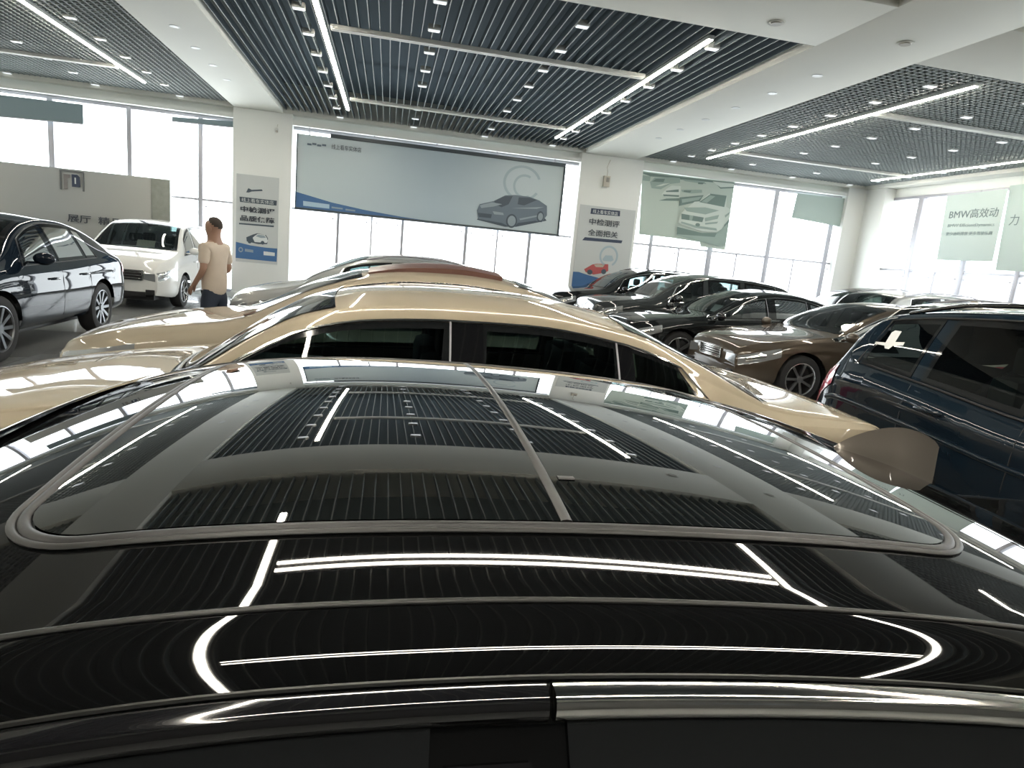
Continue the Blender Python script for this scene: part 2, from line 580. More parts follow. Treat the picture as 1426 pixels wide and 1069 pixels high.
def gradient(name, c0, c1, axis):
    """a printed blend between two inks, following the panel"""
    m = mat(name, c0, 0.4)
    n = m.node_tree
    tc_ = n.nodes.new('ShaderNodeTexCoord'); sp = n.nodes.new('ShaderNodeSeparateXYZ'); rp = n.nodes.new('ShaderNodeValToRGB')
    n.links.new(tc_.outputs['Generated'], sp.inputs[0]); n.links.new(sp.outputs[axis], rp.inputs[0])
    rp.color_ramp.elements[0].color = (*c0, 1); rp.color_ramp.elements[1].color = (*c0, 1)
    e = rp.color_ramp.elements.new(0.5); e.color = (*c1, 1)
    n.links.new(rp.outputs[0], n.nodes['Principled BSDF'].inputs['Base Color'])
    return m


bx0, bx1, bz0, bz1, by = -2.35, 4.49, 2.31, 4.11, 17.40
bw, bh = bx1 - bx0, bz1 - bz0
bb = empty('billboard', 'wide blue-grey billboard with a printed sedan between the two columns', 'billboard', ((bx0 + bx1) / 2, by, bz0))
o_ = Vector(bb.location)
L = lambda x, y, z: (x - o_.x, y - o_.y, z - o_.z)
box_obj('panel', L((bx0 + bx1) / 2, by + 0.03, (bz0 + bz1) / 2), (bw, 0.04, bh), gradient('billboard_blend', (0.50, 0.58, 0.60), (0.40, 0.49, 0.55), 0), bb)
bm = bmesh.new()
for (c, s) in ((((bx0 + .80 + bx1) / 2, bz1 + 0.04), (bw - .80, 0.09)), (((bx0 + bx1) / 2, bz0 + 0.025), (bw, 0.05)), ((bx0 + 0.02, (bz0 + bz1) / 2), (0.02, bh)), ((bx1 - 0.02, (bz0 + bz1) / 2), (0.05, bh))):
    add_box(bm, L(c[0], by + 0.015, c[1]), (s[0], 0.07, s[1]), bevel=0.004)
bm_obj('frame', bm, P_frame, bb, 35)
F_bb = (L(bx0, by + 0.006, bz0), (bw, 0, 0), (0, 0, bh), (0, -1, 0))
bb_polys = [
    (ellipse(.835, .70, .075, .25, 40, 20, 330, .86), 6), (ellipse(.845, .66, .045, .17, 40, 60, 300, .8), 6),
    ([(0, .02), (0, .235), (.13, .14), (.25, .085), (.385, .045), (.50, .025), (.50, .02)], 0),
    ([(.029, .12), (.122, .11), (.122, .052), (.03, .055)], 1), ([(.13, .085), (.17, .08), (.17, .06), (.13, .062)], 7), ([(.18, .075), (.215, .07), (.215, .05), (.18, .052)], 7),
    ([(.671, .116), (.782, .057), (.826, .073), (.946, .208), (.938, .239), (.824, .151), (.675, .14)], 3),
    ([(.668, .247), (.677, .339), (.729, .403), (.773, .503), (.811, .524), (.869, .522), (.908, .485), (.941, .42), (.945, .286), (.927, .178), (.901, .191), (.831, .131), (.823, .083), (.794, .073), (.768, .107), (.675, .129)], 2),
    ([(.732, .404), (.771, .491), (.802, .504), (.789, .383), (.762, .328), (.736, .362)], 3),
    ([(.824, .396), (.826, .497), (.869, .508), (.899, .487), (.85, .39)], 3),
    ([(.677, .322), (.723, .384), (.764, .373), (.73, .326), (.684, .286)], 4),
    ([(.672, .216), (.727, .215), (.725, .158), (.678, .157)], 3), ([(.729, .26), (.77, .253), (.774, .221), (.736, .218)], 4),
    ([(.836, .195), (.905, .271), (.905, .249), (.84, .174)], 4), ([(.80, .33), (.90, .36), (.93, .40), (.90, .385)], 4),
    (ellipse(.806, .15, .022, .10), 3), (ellipse(.8065, .15, .016, .075), 4), (ellipse(.918, .255, .014, .08), 3), (ellipse(.919, .255, .010, .055), 4)]
polys_obj('printed_graphic', bb_polys, [P_blue, P_lblue, P_car, P_card, P_carl, P_bb, P_ring, P_bbd], bb, F_bb)
text_obj('lettering', '线上看车实体店', 0.13, P_ink, bb, frame_mtx(L(bx0 + .122 * bw, by - 0.02, bz0 + .855 * bh), (1, 0, 0), (0, 0, 1)), .72)
bm = bmesh.new()
for k in range(4):
    add_box(bm, L(bx0 + (.045 + .017 * k) * bw, by - 0.02, bz0 + (.875 + (.012 if k % 2 else 0)) * bh), (.10, .004, .045), bevel=0.0)
bm_obj('wordmark', bm, P_car, bb)

for k in range(5):
    x = bx0 + .3 + (bw - .6) * k / 4
    box_obj('hanger', L(x, by + .03, bz1 + .11), (.03, .03, .24), M_alu, bb, .004)

# posters on the two columns
P_post = mat('poster_paper', (0.50, 0.53, 0.53), 0.45)


def poster(name, label, x0, x1, z0, z1, y, polys, texts, mats_, cuts):
    t = empty(name, label, 'poster', ((x0 + x1) / 2, y, z0))
    w, h = x1 - x0, z1 - z0
    Lx = lambda x, z, dy=0.0: (x - (x0 + x1) / 2, dy, z - z0)
    box_obj('sheet', Lx((x0 + x1) / 2, (z0 + z1) / 2, 0.006), (w, 0.012, h), P_post, t)
    fr_ = (Lx(x0, z0, -0.002), (w, 0, 0), (0, 0, h), (0, -1, 0))
    for nm_, sel in cuts:
        polys_obj(nm_, polys[sel], mats_, t, fr_)
    for (s, u, v, wd, sz, m_, bold) in texts:
        text_obj('lettering', s, sz, m_, t, frame_mtx(Lx(x0 + u * w, z0 + v * h, -0.02 - .0015 * len(polys) + .016), (1, 0, 0), (0, 0, 1)), wd * w, bold)
    return t


P_red = mat('print_red', (0.42, 0.09, 0.09), 0.4)
P_wht = mat('print_white', (0.62, 0.66, 0.66), 0.4)
P_tan = mat('print_tan', (0.45, 0.40, 0.33), 0.4)
PM = [P_blue, P_navy, P_card, P_carl, P_red, P_wht, P_ring, P_tan]
poster('poster', 'tall grey and blue poster on the left column beside the person', -3.70, -2.72, .9, 3.0, 17.30,
       [([(.09, .685), (.955, .685), (.962, .742), (.074, .744)], 2), ([(.072, .43), (.899, .435), (.908, .454), (.072, .447)], 2),
        ([(.248, .289), (.41, .329), (.506, .347), (.719, .334), (.769, .299), (.752, .232), (.53, .222), (.259, .243)], 2),
        ([(.40, .29), (.44, .31), (.52, .34), (.69, .335), (.745, .30), (.765, .27), (.74, .245), (.45, .243)], 5), ([(.47, .312), (.535, .332), (.68, .328), (.72, .303), (.60, .296)], 3),
        (ellipse(.33, .243, .045, .022), 2), (ellipse(.64, .243, .045, .022), 2),
        ([(.001, .226), (.35, .20), (.7, .19), (.998, .191), (.986, .034), (-.0, .039)], 0), (ellipse(.12, .14, .055, .03), 3), (ellipse(.12, .14, .03, .016), 0),
        ([(.22, .155), (.42, .15), (.42, .118), (.22, .123)], 3), ([(.67, .145), (.94, .14), (.94, .10), (.67, .10)], 5),
        ([(.23, .80), (.28, .85), (.36, .835), (.60, .852), (.62, .835), (.36, .815), (.29, .80)], 2)],
       [('线上看车实体店', .13, .695, .76, .10, P_wht, 0.0), ('中检测评', .105, .585, .82, .14, P_ink, 0.004), ('品质保障', .10, .482, .82, .14, P_ink, 0.004)], PM,
       (('header_band', slice(0, 1)), ('underline_bar', slice(1, 2)), ('printed_car', slice(2, 7)), ('printed_base', slice(7, 12)), ('printed_mark', slice(12, 13))))
poster('poster', 'tall white poster with red car on the right column by the black cars', 4.98, 6.56, .9, 3.2, 17.30,
       [([(.193, .905), (.724, .914), (.717, .976), (.196, .97)], 1), ([(.10, .595), (.811, .606), (.825, .64), (.141, .633)], 1),
        ([(.0, .222), (.10, .225), (.252, .202), (.505, .172), (.796, .171), (.99, .19), (.99, .02), (.0, .02)], 0),
        (ellipse(.61, .44, .17, .125, 40, -60, 250, .8), 6), ([(.50, .40), (.55, .449), (.67, .452), (.71, .40), (.66, .38), (.52, .38)], 6),
        ([(.191, .262), (.334, .328), (.414, .341), (.619, .347), (.633, .269), (.575, .244), (.374, .209), (.227, .229)], 4),
        ([(.36, .325), (.43, .338), (.55, .335), (.53, .305), (.40, .30)], 7), (ellipse(.30, .235, .05, .03), 2), (ellipse(.55, .255, .045, .03), 2)],
       [('线上看车实体店', .23, .92, .45, .11, P_wht, 0.0), ('中检测评', .186, .79, .55, .18, P_ink, 0.002), ('全面把关', .185, .665, .54, .18, P_ink, 0.002)], PM,
       (('header_band', slice(0, 1)), ('underline_bar', slice(1, 2)), ('printed_base', slice(2, 3)), ('printed_ring', slice(3, 5)), ('printed_car', slice(5, None))))

# grey-green showroom banners in the right bay
P_gg = mat('banner_sage', (0.45, 0.53, 0.48), 0.6)
P_ggd = mat('banner_sage_dark', (0.15, 0.215, 0.195), 0.6)
P_ggm = mat('banner_sage_mid', (0.29, 0.375, 0.34), 0.6)
P_ggl = mat('banner_sage_light', (0.56, 0.63, 0.585), 0.6)
ox, oz, ow, oh = 6.62, 2.42, 2.81, 1.86
t = empty('banner', 'grey-green banner printed with parked saloon cars beside the right column', 'banner', (ox + ow / 2, 17.42, oz))
OB = lambda u, v, d=0.0: ((u - .5) * ow, d, v * oh)
outl = [(.01, .99), (.993, 1.0), (1.0, -.005), (.728, .01), (.713, .072), (.4, .09), (.057, .092)]
vs = [OB(u, v, -0.004) for u, v in outl] + [OB(u, v, 0.004) for u, v in outl]
n_ = len(outl)
mesh_obj('fabric', vs, [tuple(range(n_)), tuple(range(2 * n_ - 1, n_ - 1, -1))] + [(i, i + n_, (i + 1) % n_ + n_, (i + 1) % n_) for i in range(n_)], P_gg, t)
b1 = [([(.016, .975), (.314, .975), (.99, .99), (.99, .97), (.424, .94), (.309, .947), (.101, .93), (.018, .957)], 1), ([(.018, .929), (.101, .932), (.1, .861), (.024, .859)], 2),
      ([(.101, .85), (.143, .918), (.324, .955), (.406, .958), (.413, .892), (.311, .858), (.222, .766), (.125, .767)], 2), ([(.12, .86), (.16, .905), (.25, .92), (.24, .87)], 1), ([(.16, .80), (.22, .81), (.31, .87), (.24, .85)], 3),
      ([(.237, .697), (.278, .781), (.329, .839), (.427, .845), (.427, .684), (.289, .672)], 3), ([(.273, .753), (.407, .797), (.411, .759), (.282, .738)], 1), ([(.214, .604), (.291, .645), (.424, .672), (.424, .633)], 1), ([(.25, .70), (.42, .715), (.42, .69), (.26, .675)], 1),
      ([(.751, .97), (.985, .975), (.985, .925), (.845, .893)], 3), ([(.80, .93), (.845, .90), (.985, .93), (.985, .91), (.845, .88)], 1), ([(.424, .945), (.66, .955), (.69, .919), (.46, .922)], 2), ([(.60, .93), (.66, .935), (.65, .91), (.60, .905)], 1),
      ([(.432, .796), (.651, .832), (.656, .788), (.543, .759), (.443, .764)], 2), ([(.46, .79), (.54, .80), (.53, .77), (.46, .77)], 1), ([(.431, .561), (.427, .684), (.676, .758), (.644, .663)], 1), ([(.45, .66), (.66, .735), (.63, .68), (.46, .61)], 2),
      ([(.445, .259), (.513, .247), (.718, .209), (.877, .233), (.913, .295), (.985, .50), (.985, .06), (.9, .04), (.45, .134)], 2), ([(.445, .259), (.718, .209), (.877, .233), (.86, .17), (.45, .15)], 1),
      ([(.466, .466), (.588, .648), (.644, .663), (.731, .79), (.924, .788), (.934, .631), (.985, .60), (.985, .45), (.921, .297), (.867, .243), (.716, .231), (.483, .299), (.447, .327)], 3),
      ([(.637, .651), (.74, .775), (.92, .765), (.914, .622)], 1), ([(.74, .79), (.92, .788), (.92, .765), (.745, .77)], 1), ([(.66, .66), (.745, .765), (.80, .76), (.72, .65)], 2), ([(.467, .455), (.711, .436), (.701, .366), (.475, .377)], 1), ([(.555, .447), (.595, .444), (.59, .372), (.56, .374)], 2), ([(.482, .547), (.711, .584), (.865, .563), (.722, .483), (.52, .497)], 2), ([(.72, .43), (.87, .50), (.86, .44), (.73, .38)], 2), ([(.73, .36), (.87, .40), (.86, .37), (.735, .335)], 2),
      ([(.472, .32), (.627, .275), (.873, .267), (.861, .299), (.624, .309), (.478, .343)], 2), (ellipse(.655, .32, .025, .025), 1), ([(.94, .36), (.985, .46), (.985, .40), (.94, .33)], 1), ([(.93, .50), (.985, .57), (.985, .54), (.94, .47)], 2)]
polys_obj('printed_graphic', b1, [P_gg, P_ggd, P_ggm, P_ggl], t, (OB(0, 0, -0.004), (ow, 0, 0), (0, 0, oh), (0, -1, 0)))


def banner(label, pts, thick, m_, axis_n):
    c = sum((Vector(p) for p in pts), Vector()) / len(pts)
    t = empty('banner', label, 'banner', (c.x, c.y, min(p[2] for p in pts)))
    b = Vector(t.location); N = Vector(axis_n) * thick
    vs = [Vector(p) - b for p in pts] + [Vector(p) - b + N for p in pts]
    n = len(pts)
    mesh_obj('fabric', vs, [tuple(range(n)), tuple(range(2 * n - 1, n - 1, -1))] + [(i, i + n, (i + 1) % n + n, (i + 1) % n) for i in range(n)], m_, t)
    return t, b


banner('small plain grey-green banner hanging in the corner window of the far wall', [(11.40, 17.42, 4.20), (13.0, 17.42, 4.22), (12.96, 17.42, 3.42), (11.35, 17.42, 3.51)], 0.008, mat('banner_teal', (0.40, 0.49, 0.46), 0.6), (0, 1, 0))
P_g2 = mat('banner_teal_pale', (0.42, 0.50, 0.48), 0.6)
t, b = banner('square pale green lettered banner on the right wall window', [(13.72, 14.60, 4.18), (13.72, 12.96, 4.22), (13.72, 12.92, 2.59), (13.72, 14.50, 2.59)], 0.008, P_g2, (1, 0, 0))


def wall_text(body, y, z, w, size, m_, name='lettering'):
    return text_obj(name, body, size, m_, t, frame_mtx((13.715 - b.x, y - b.y, z - b.z), (0, -1, 0), (0, 0, 1)), w)


P_ink2 = mat('print_grey_ink', (0.13, 0.17, 0.175), 0.6)
P_ink3 = mat('print_pale_ink', (0.24, 0.30, 0.30), 0.6)
wall_text('BMW高效动', 14.40, 3.62, 1.35, 0.24, P_ink2)
wall_text('BMW EfficientDynamics', 14.38, 3.40, 1.30, 0.11, P_ink3)
wall_text('更少油耗排放 更多驾驶乐趣', 14.38, 3.20, 1.30, 0.10, P_ink3)
t, b = banner('large pale green banner at the right frame edge, partly behind the lettered one', [(13.80, 12.99, 4.30), (13.80, 10.6, 4.36), (13.80, 10.6, 2.36), (13.80, 12.86, 2.40)], 0.008, P_g2, (1, 0, 0))
wall_text('力', 12.72, 3.42, .22, 0.26, P_ink2)
# rolled blinds over the left windows
M_blind = mat('blind_blue_grey', (0.20, 0.265, 0.29), 0.6)


def valance(label, x0, x1, za0, za1, zb0, zb1):
    t, b_ = banner(label, [(x0, 17.42, za0), (x1, 17.42, za1), (x1, 17.42, zb1), (x0, 17.42, zb0)], 0.02, M_blind, (0, 1, 0))
    t['category'] = 'blind'; t.name = 'window_blind'
    tube('bottom_rail', [Vector((x0, 17.42, zb0)) - b_, Vector((x1, 17.42, zb1)) - b_], 0.014, M_alu, t)


valance('deep blue-grey blind at the top of the far left window', -10.2, -7.07, 4.12, 4.15, 3.62, 3.72)
valance('narrow blue-grey blind strip at the window top beside the left column', -5.17, -3.82, 4.13, 4.20, 4.03, 4.06)

# freestanding grey logo wall in front of the left windows
t = empty('display_wall', 'grey freestanding logo wall before the left windows behind the dark coupe', 'display wall', (-7.75, 17.27, 0))
W0, W1 = -9.9, -4.73
M_pan = gradient('logo_wall_panel', (0.39, 0.39, 0.36), (0.32, 0.34, 0.34), 0)
box_obj('panel', ((W0 + W1) / 2 + 7.3, 0.06, 1.35), (W1 - W0, 0.10, 2.66), M_pan, t, 0.006)
box_obj('side_strip', ((-5.14 + W1) / 2 + 7.3, -0.004, 1.35), (W1 + 5.14, 0.03, 2.62), mat('logo_wall_strip', (0.24, 0.25, 0.22), 0.5, noise=(9, 0.25)), t, 0.004)
P_lg = mat('logo_frame', (0.13, 0.14, 0.145), 0.4)
bm = bmesh.new()
cx, cz = -6.835 + 7.3, 2.415
for (dx, dz, sx, sz) in ((0, .215, .5, .03), (-.235, 0, .03, .43), (.235, 0, .03, .43)):
    add_box(bm, (cx + dx, -0.005, cz + dz), (sx, .03, sz), bevel=.003)
lg = bm_obj('logo_frame', bm, P_lg, t)
mesh_obj('emblem', [(cx - .17, -.012, cz - .2), (cx - .09, -.012, cz - .2), (cx - .09, -.012, cz + .14), (cx - .17, -.012, cz + .14),
                    (cx + .0, -.012, cz - .13), (cx + .17, -.012, cz - .13), (cx + .17, -.012, cz + .1), (cx + .12, -.012, cz + .15), (cx + .0, -.012, cz + .15),
                    (cx + .06, -.016, cz - .06), (cx + .09, -.016, cz - .06), (cx + .09, -.016, cz + .08), (cx + .06, -.016, cz + .08),
                    (cx - .09, -.012, cz + .04), (cx - .03, -.012, cz + .07), (cx - .03, -.012, cz + .14), (cx - .09, -.012, cz + .14)],
         [(0, 1, 2, 3), (4, 5, 6, 7, 8), (9, 10, 11, 12), (13, 14, 15, 16)], [mat('logo_grey', (0.20, 0.19, 0.19), 0.4), P_navy, P_wht], t, None, [0, 1, 2, 0])
text_obj('lettering', '展厅  精品', 0.19, P_ink, t, frame_mtx((-6.95 + 7.3, -0.03, 1.50), (1, 0, 0), (0, 0, 1)), 1.15, 0.003)

# white alarm box with cable on the right column, little sensor on the left column
t = empty('alarm_box', 'small beige alarm box with loose cable on the right column', 'alarm box', (5.62, 17.30, 3.72))
box_obj('case', (0, -0.03, 0.14), (0.18, 0.08, 0.28), mat('box_beige', (0.50, 0.47, 0.40), 0.5), t, 0.012)
box_obj('speaker_grille', (0.02, -0.073, 0.18), (0.09, 0.008, 0.12), mat('grille_grey', (0.25, 0.24, 0.22), 0.5), t, 0.004)
box_obj('bracket', (-0.04, -0.02, -0.02), (0.14, 0.04, 0.03), M_ledbody, t, 0.004)
tube('cable', [(0, -0.03, 0.28), (0.005, -0.02, 0.40), (-0.02, -0.015, 0.50), (0.02, -0.012, 0.62), (0.05, -0.01, 0.70)], 0.008, M_smoke, t)
t = empty('wall_sensor', 'tiny white sensor hanging high on the left column', 'sensor', (-2.79, 17.30, 4.06))
box_obj('case', (0, -0.025, 0.05), (0.05, 0.05, 0.09), M_ledbody, t, 0.01)
tube('cable', [(0, -0.02, 0.09), (0.015, -0.01, 0.18)], 0.005, M_smoke, t)
bm = bmesh.new(); bmesh.ops.create_uvsphere(bm, u_segments=12, v_segments=8, radius=0.028)
bm_obj('sensor_dome', bm, M_smoke, t, 180, (0, -0.045, 0.01))

# sign on the wall behind the camera: shows only in the side glass of the near car
t = empty('wall_sign', 'square framed emblem on the wall behind the camera', 'sign', (3.2, YB + 0.02, 1.7))
bm = bmesh.new()
for (dx, dz, sx, sz) in ((0, .6, 1.2, .06), (0, -.6, 1.2, .06), (-.6, 0, .06, 1.26), (.6, 0, .06, 1.26)):
    add_box(bm, (dx, 0.02, dz + .6), (sx, .05, sz), bevel=.004)
bm_obj('frame', bm, P_ink, t)
bm = bmesh.new(); add_box(bm, (-.2, .02, .6), (.22, .03, .7)); add_box(bm, (.2, .02, .6), (.34, .03, .5)); add_box(bm, (0, .02, .35), (.5, .03, .12))
bm_obj('emblem', bm, P_ink, t)

# ------------------------------------------------------------------ cars
TS = [0, .03, .08, .14, .22, .30, .38, .46, .54, .62, .69, .74, .78, .80, .83, .86, .89, .92, .95, .975, 1.0]
LOWP = pchip([(0, .085), (.1, .03), (.25, .012), (.48, 0.0), (.66, .006), (.74, .016), (.80, .010), (.90, .022), (1.0, .055)])


class Shape:
    def __init__(s, p):
        s.p = p
        s.L, s.W = p['L'], p['W']
        s.top = p['topf'] if 'topf' in p else pchip(p['top'])
        s.beltf = pchip(p['belt'])
        s.WR = p.get('wr', .56); s.sill = p.get('sill', .24)
        s.crownh = p.get('crown', .045)
        s.rx, s.rz = p.get('rail', (.06, .045))
        s.nt, s.nl = p.get('nose', (.24, .6)); s.tt, s.tl = p.get('tail', (.16, .5))
        s.Rw = p.get('Rw', .335); s.Ra = s.Rw + .055
        s.wheels = [p['fo'], p['fo'] + p['wb']]
        s.hmax = max(s.top(s.L * k / 100) for k in range(101))
        s.bref = s.beltf(s.L * .5)

    def wmax(s, u):
        w = s.W
        if u < s.nl:
            w *= 1 - s.nt * (1 - u / s.nl) ** 2.4
        if u > s.L - s.tl:
            w *= 1 - s.tt * (1 - (s.L - u) / s.tl) ** 2.4
        return w

    def zb(s, u):
        return min(s.beltf(u), s.top(u) - .03)

    def sec(s, u):
        zt, zb = s.top(u), s.zb(u)
        wm = s.wmax(u); wbl = wm - .055
        cr = min(s.crownh, .4 * (zt - zb)); zc = zt - cr
        cab = min(1, max(0, (zc - zb) / (s.hmax - s.crownh - s.bref)))
        wr = (wbl - .05) - (wbl - .05 - s.WR) * cab
        k = min(1.0, (zc - zb) / .22)
        return zt, zb, zc, wm, wbl, wr, s.rx * k, s.rz * k

    def gh(s, u, t):
        zt, zb, zc, wm, wbl, wr, rx, rz = s.sec(u)
        qy, qz = wr + rx, zc - rz
        if t <= .8:
            f = t / .8
            return wbl + (qy - wbl) * f + .012 * math.sin(PI * f) * min(1, rx / s.rx), zb + (qz - zb) * f
        f = (t - .8) / .2
        cy, cz = wr + .60 * rx, zc - .16 * rz
        return (1 - f) ** 2 * qy + 2 * f * (1 - f) * cy + f * f * wr, (1 - f) ** 2 * qz + 2 * f * (1 - f) * cz + f * f * zc

    def roof(s, u, y):
        zt, zb, zc, wm, wbl, wr, rx, rz = s.sec(u)
        q = min(1, abs(y) / wr)
        return zt - (zt - zc) * (.83 * q * q + .17 * q ** 4)

    def wr_(s, u):
        return s.sec(u)[5]

    def lowy(s, u, z):
        zb = s.zb(u)
        return s.wmax(u) - LOWP(min(1, max(0, (z - s.sill) / max(.05, zb - s.sill))))

    def zsill(s, u):
        z = s.sill + .05 * max(0, 1 - u / .4) + .10 * max(0, 1 - (s.L - u) / .5)
        for w in s.wheels:
            d = s.Ra ** 2 - (u - w) ** 2
            if d > 0:
                z = max(z, s.Rw + math.sqrt(d))
        return z

    def X(s, u):
        return s.L / 2 - u


NL_, NRF = 13, 10


def stations(s, step):
    us = set()
    n = int(s.L / step)
    for i in range(n + 1):
        us.add(round(s.L * i / n, 4))
    for e in (0.006, .015, .03, .05, .075, .1):
        us.add(e); us.add(round(s.L - e, 4))
    for w in s.wheels:
        for k in range(-14, 15):
            us.add(round(w + s.Ra * math.sin(k / 14 * PI / 2), 4))
    us = sorted(us)
    out = [us[0]]
    for u in us[1:]:
        if u - out[-1] > .004:
            out.append(u)
    return out


def in_side_window(s, u, t):
    if not .10 < t < .75:
        return False
    for (a0, b0, a1, b1) in s.p['win']:
        if a0 + (b0 - a0) * t + .02 < u < a1 + (b1 - a1) * t - .02:
            sc = s.sec(u)
            return sc[2] - sc[7] - sc[1] > .10
    return False


def build_body(s, root, m, step, nrf):
    us = stations(s, step)
    ring_n = None
    vs, fs = [], []
    info = []
    for u in us:
        zs = s.zsill(u); zb = s.zb(u)
        half = []
        zs = min(zs, zb - .02)
        for k in range(NL_):
            z = zs + (zb - zs) * k / NL_
            half.append((s.lowy(u, z), z))
        for t in TS:
            half.append(s.gh(u, t))
        wr = s.wr_(u)
        for k in range(1, nrf + 1):
            y = wr * (1 - k / nrf)
            half.append((y, s.roof(u, y)))
        pts = [(s.X(u), y, z) for (y, z) in half] + [(s.X(u), -y, z) for (y, z) in reversed(half[:-1])]
        ring_n = len(pts)
        vs += pts
    nh = NL_ + len(TS) + nrf
    f = s.p.get('front_glass'); r = s.p.get('rear_glass')
    for i in range(len(us) - 1):
        um = (us[i] + us[i + 1]) / 2
        for j in range(ring_n - 1):
            jj = j if j < nh - 1 else ring_n - 2 - j
            if NL_ <= jj < NL_ + len(TS) - 1:
                tm = (TS[jj - NL_] + TS[jj - NL_ + 1]) / 2
                if in_side_window(s, um, tm):
                    continue
            elif jj >= NL_ + len(TS) - 1:
                k = jj - (NL_ + len(TS) - 1)
                q = 1 - (k + .5) / nrf
                if f and f[0] + .07 < um < f[1] - .04 and q < .88:
                    continue
                if r and r[0] + .04 < um < r[1] - .06 and q < .86:
                    continue
            a = i * ring_n + j
            fs.append((a, a + 1, a + ring_n + 1, a + ring_n))
    fs.append(tuple(reversed(range(ring_n))))
    fs.append(tuple(range((len(us) - 1) * ring_n, len(us) * ring_n)))
    return mesh_obj('body', vs, fs, m, root, 38)


def patch(name, fn, nu, nv, m, root, border=None, bm_=None):
    """grid patch over a param square; border = fraction painted black"""
    if border:
        U = [0, border] + [border + (1 - 2 * border) * i / nu for i in range(1, nu)] + [1 - border, 1]
        V = [0, border * 1.6] + [border * 1.6 + (1 - 3.2 * border) * i / nv for i in range(1, nv)] + [1 - border * 1.6, 1]
    else:
        U = [i / nu for i in range(nu + 1)]; V = [i / nv for i in range(nv + 1)]
    vs = [fn(a, b) for a in U for b in V]
    n = len(V); fs = []; fm = []
    for i in range(len(U) - 1):
        for j in range(n - 1):
            fs.append((i * n + j, i * n + j + 1, (i + 1) * n + j + 1, (i + 1) * n + j))
            fm.append(1 if border and (i in (0, len(U) - 2) or j in (0, n - 2)) else 0)
    return mesh_obj(name, vs, fs, [m, bm_ or G_frit] if border else m, root, 180, fm)


def side_pane(s, win, sg, root, glass):
    a0, b0, a1, b1 = win
    t0, t1 = .07, .785

    def clampu(u):
        return u

    def fn(a, b):
        t = t0 + (t1 - t0) * b
        u = (a0 + (b0 - a0) * t) * (1 - a) + (a1 + (b1 - a1) * t) * a
        y, z = s.gh(u, t)
        return (s.X(u), sg * (y + .004), z)
    return patch('side_window', fn, 12, 6, glass, root, .05)


def wheel(s, root, u, sg, spokes, rimm):
    Rw = s.Rw
    bm = bmesh.new()
    prof = [(Rw * .66, -.10), (Rw * .80, -.112), (Rw * .95, -.10), (Rw, -.07), (Rw, .07), (Rw * .95, .10), (Rw * .80, .112), (Rw * .66, .10)]
    n = 32
    rings = []
    for i in range(n):
        th = 2 * PI * i / n
        rings.append([bm.verts.new((r * math.cos(th), y, r * math.sin(th))) for r, y in prof])
    for i in range(n):
        for j in range(len(prof)):
            a, b = rings[i], rings[(i + 1) % n]
            k = (j + 1) % len(prof)
            bm.faces.new((a[j], a[k], b[k], b[j]))
    w = bm_obj('wheel', bm, M_rubber, root, 40, (s.X(u), sg * (s.wmax(u) - .125), Rw))
    bm = bmesh.new()
    n = 32
    pr = [(Rw * .70, .105), (Rw * .67, .108), (Rw * .64, .095), (Rw * .60, .02), (.03, .0)]
    rings = []
    for i in range(n):
        th = 2 * PI * i / n
        rings.append([bm.verts.new((r * math.cos(th), sg * y, r * math.sin(th))) for r, y in pr])
    for i in range(n):
        a, b = rings[i], rings[(i + 1) % n]
        for j in range(len(pr) - 1):
            f = bm.faces.new((a[j], a[j + 1], b[j + 1], b[j]))
            if j >= 2:
                f.material_index = 1
    for k in range(spokes):
        th = 2 * PI * k / spokes
        add_box(bm, (0, 0, 0), (.01, .01, .01))
        vsx = bm.verts[-8:] if False else None
        wdt = Rw * (.20 if spokes <= 6 else .12)
        pts = []
        for (r, ww, y) in ((.03, wdt * .8, .085), (Rw * .66, wdt, .10)):
            for q in (-.5, .5):
                for dy in (0, -.03):
                    pts.append(bm.verts.new((r * math.cos(th) - q * ww * math.sin(th), sg * (y + dy), r * math.sin(th) + q * ww * math.cos(th))))
        a = pts
        for f in ((a[0], a[2], a[6], a[4]), (a[0], a[4], a[5], a[1]), (a[2], a[3], a[7], a[6]), (a[4], a[6], a[7], a[5]), (a[0], a[1], a[3], a[2])):
            bm.faces.new(f)
    g = bmesh.ops.create_cone(bm, cap_ends=True, segments=16, radius1=.05, radius2=.05, depth=.03)
    bmesh.ops.rotate(bm, cent=(0, 0, 0), matrix=Matrix.Rotation(PI / 2, 3, 'X'), verts=g['verts'])
    bmesh.ops.translate(bm, vec=(0, sg * .085, 0), verts=g['verts'])
    bm_obj('rim', bm, [rimm, M_black], w, 40)
    # arch liner
    Ra = s.Ra - .004
    vs, fs = [], []
    ys = (s.wmax(u) - .05, s.wmax(u) - .34)
    for k in range(17):
        th = PI * k / 16 * 1.1 - .05 * PI
        for y in ys:
            vs.append((s.X(u) + Ra * math.cos(th), sg * y, Rw + Ra * math.sin(th)))
    for k in range(16):
        fs.append((2 * k, 2 * k + 1, 2 * k + 3, 2 * k + 2))
    fs.append(tuple(2 * k + 1 for k in range(17)))
    mesh_obj('wheel_arch_liner', vs, fs, M_black, root)
    return w


def rbox(name, c, s_, m, root, bev=.04):
    return box_obj(name, c, s_, m, root, min(bev, min(s_) * .45))


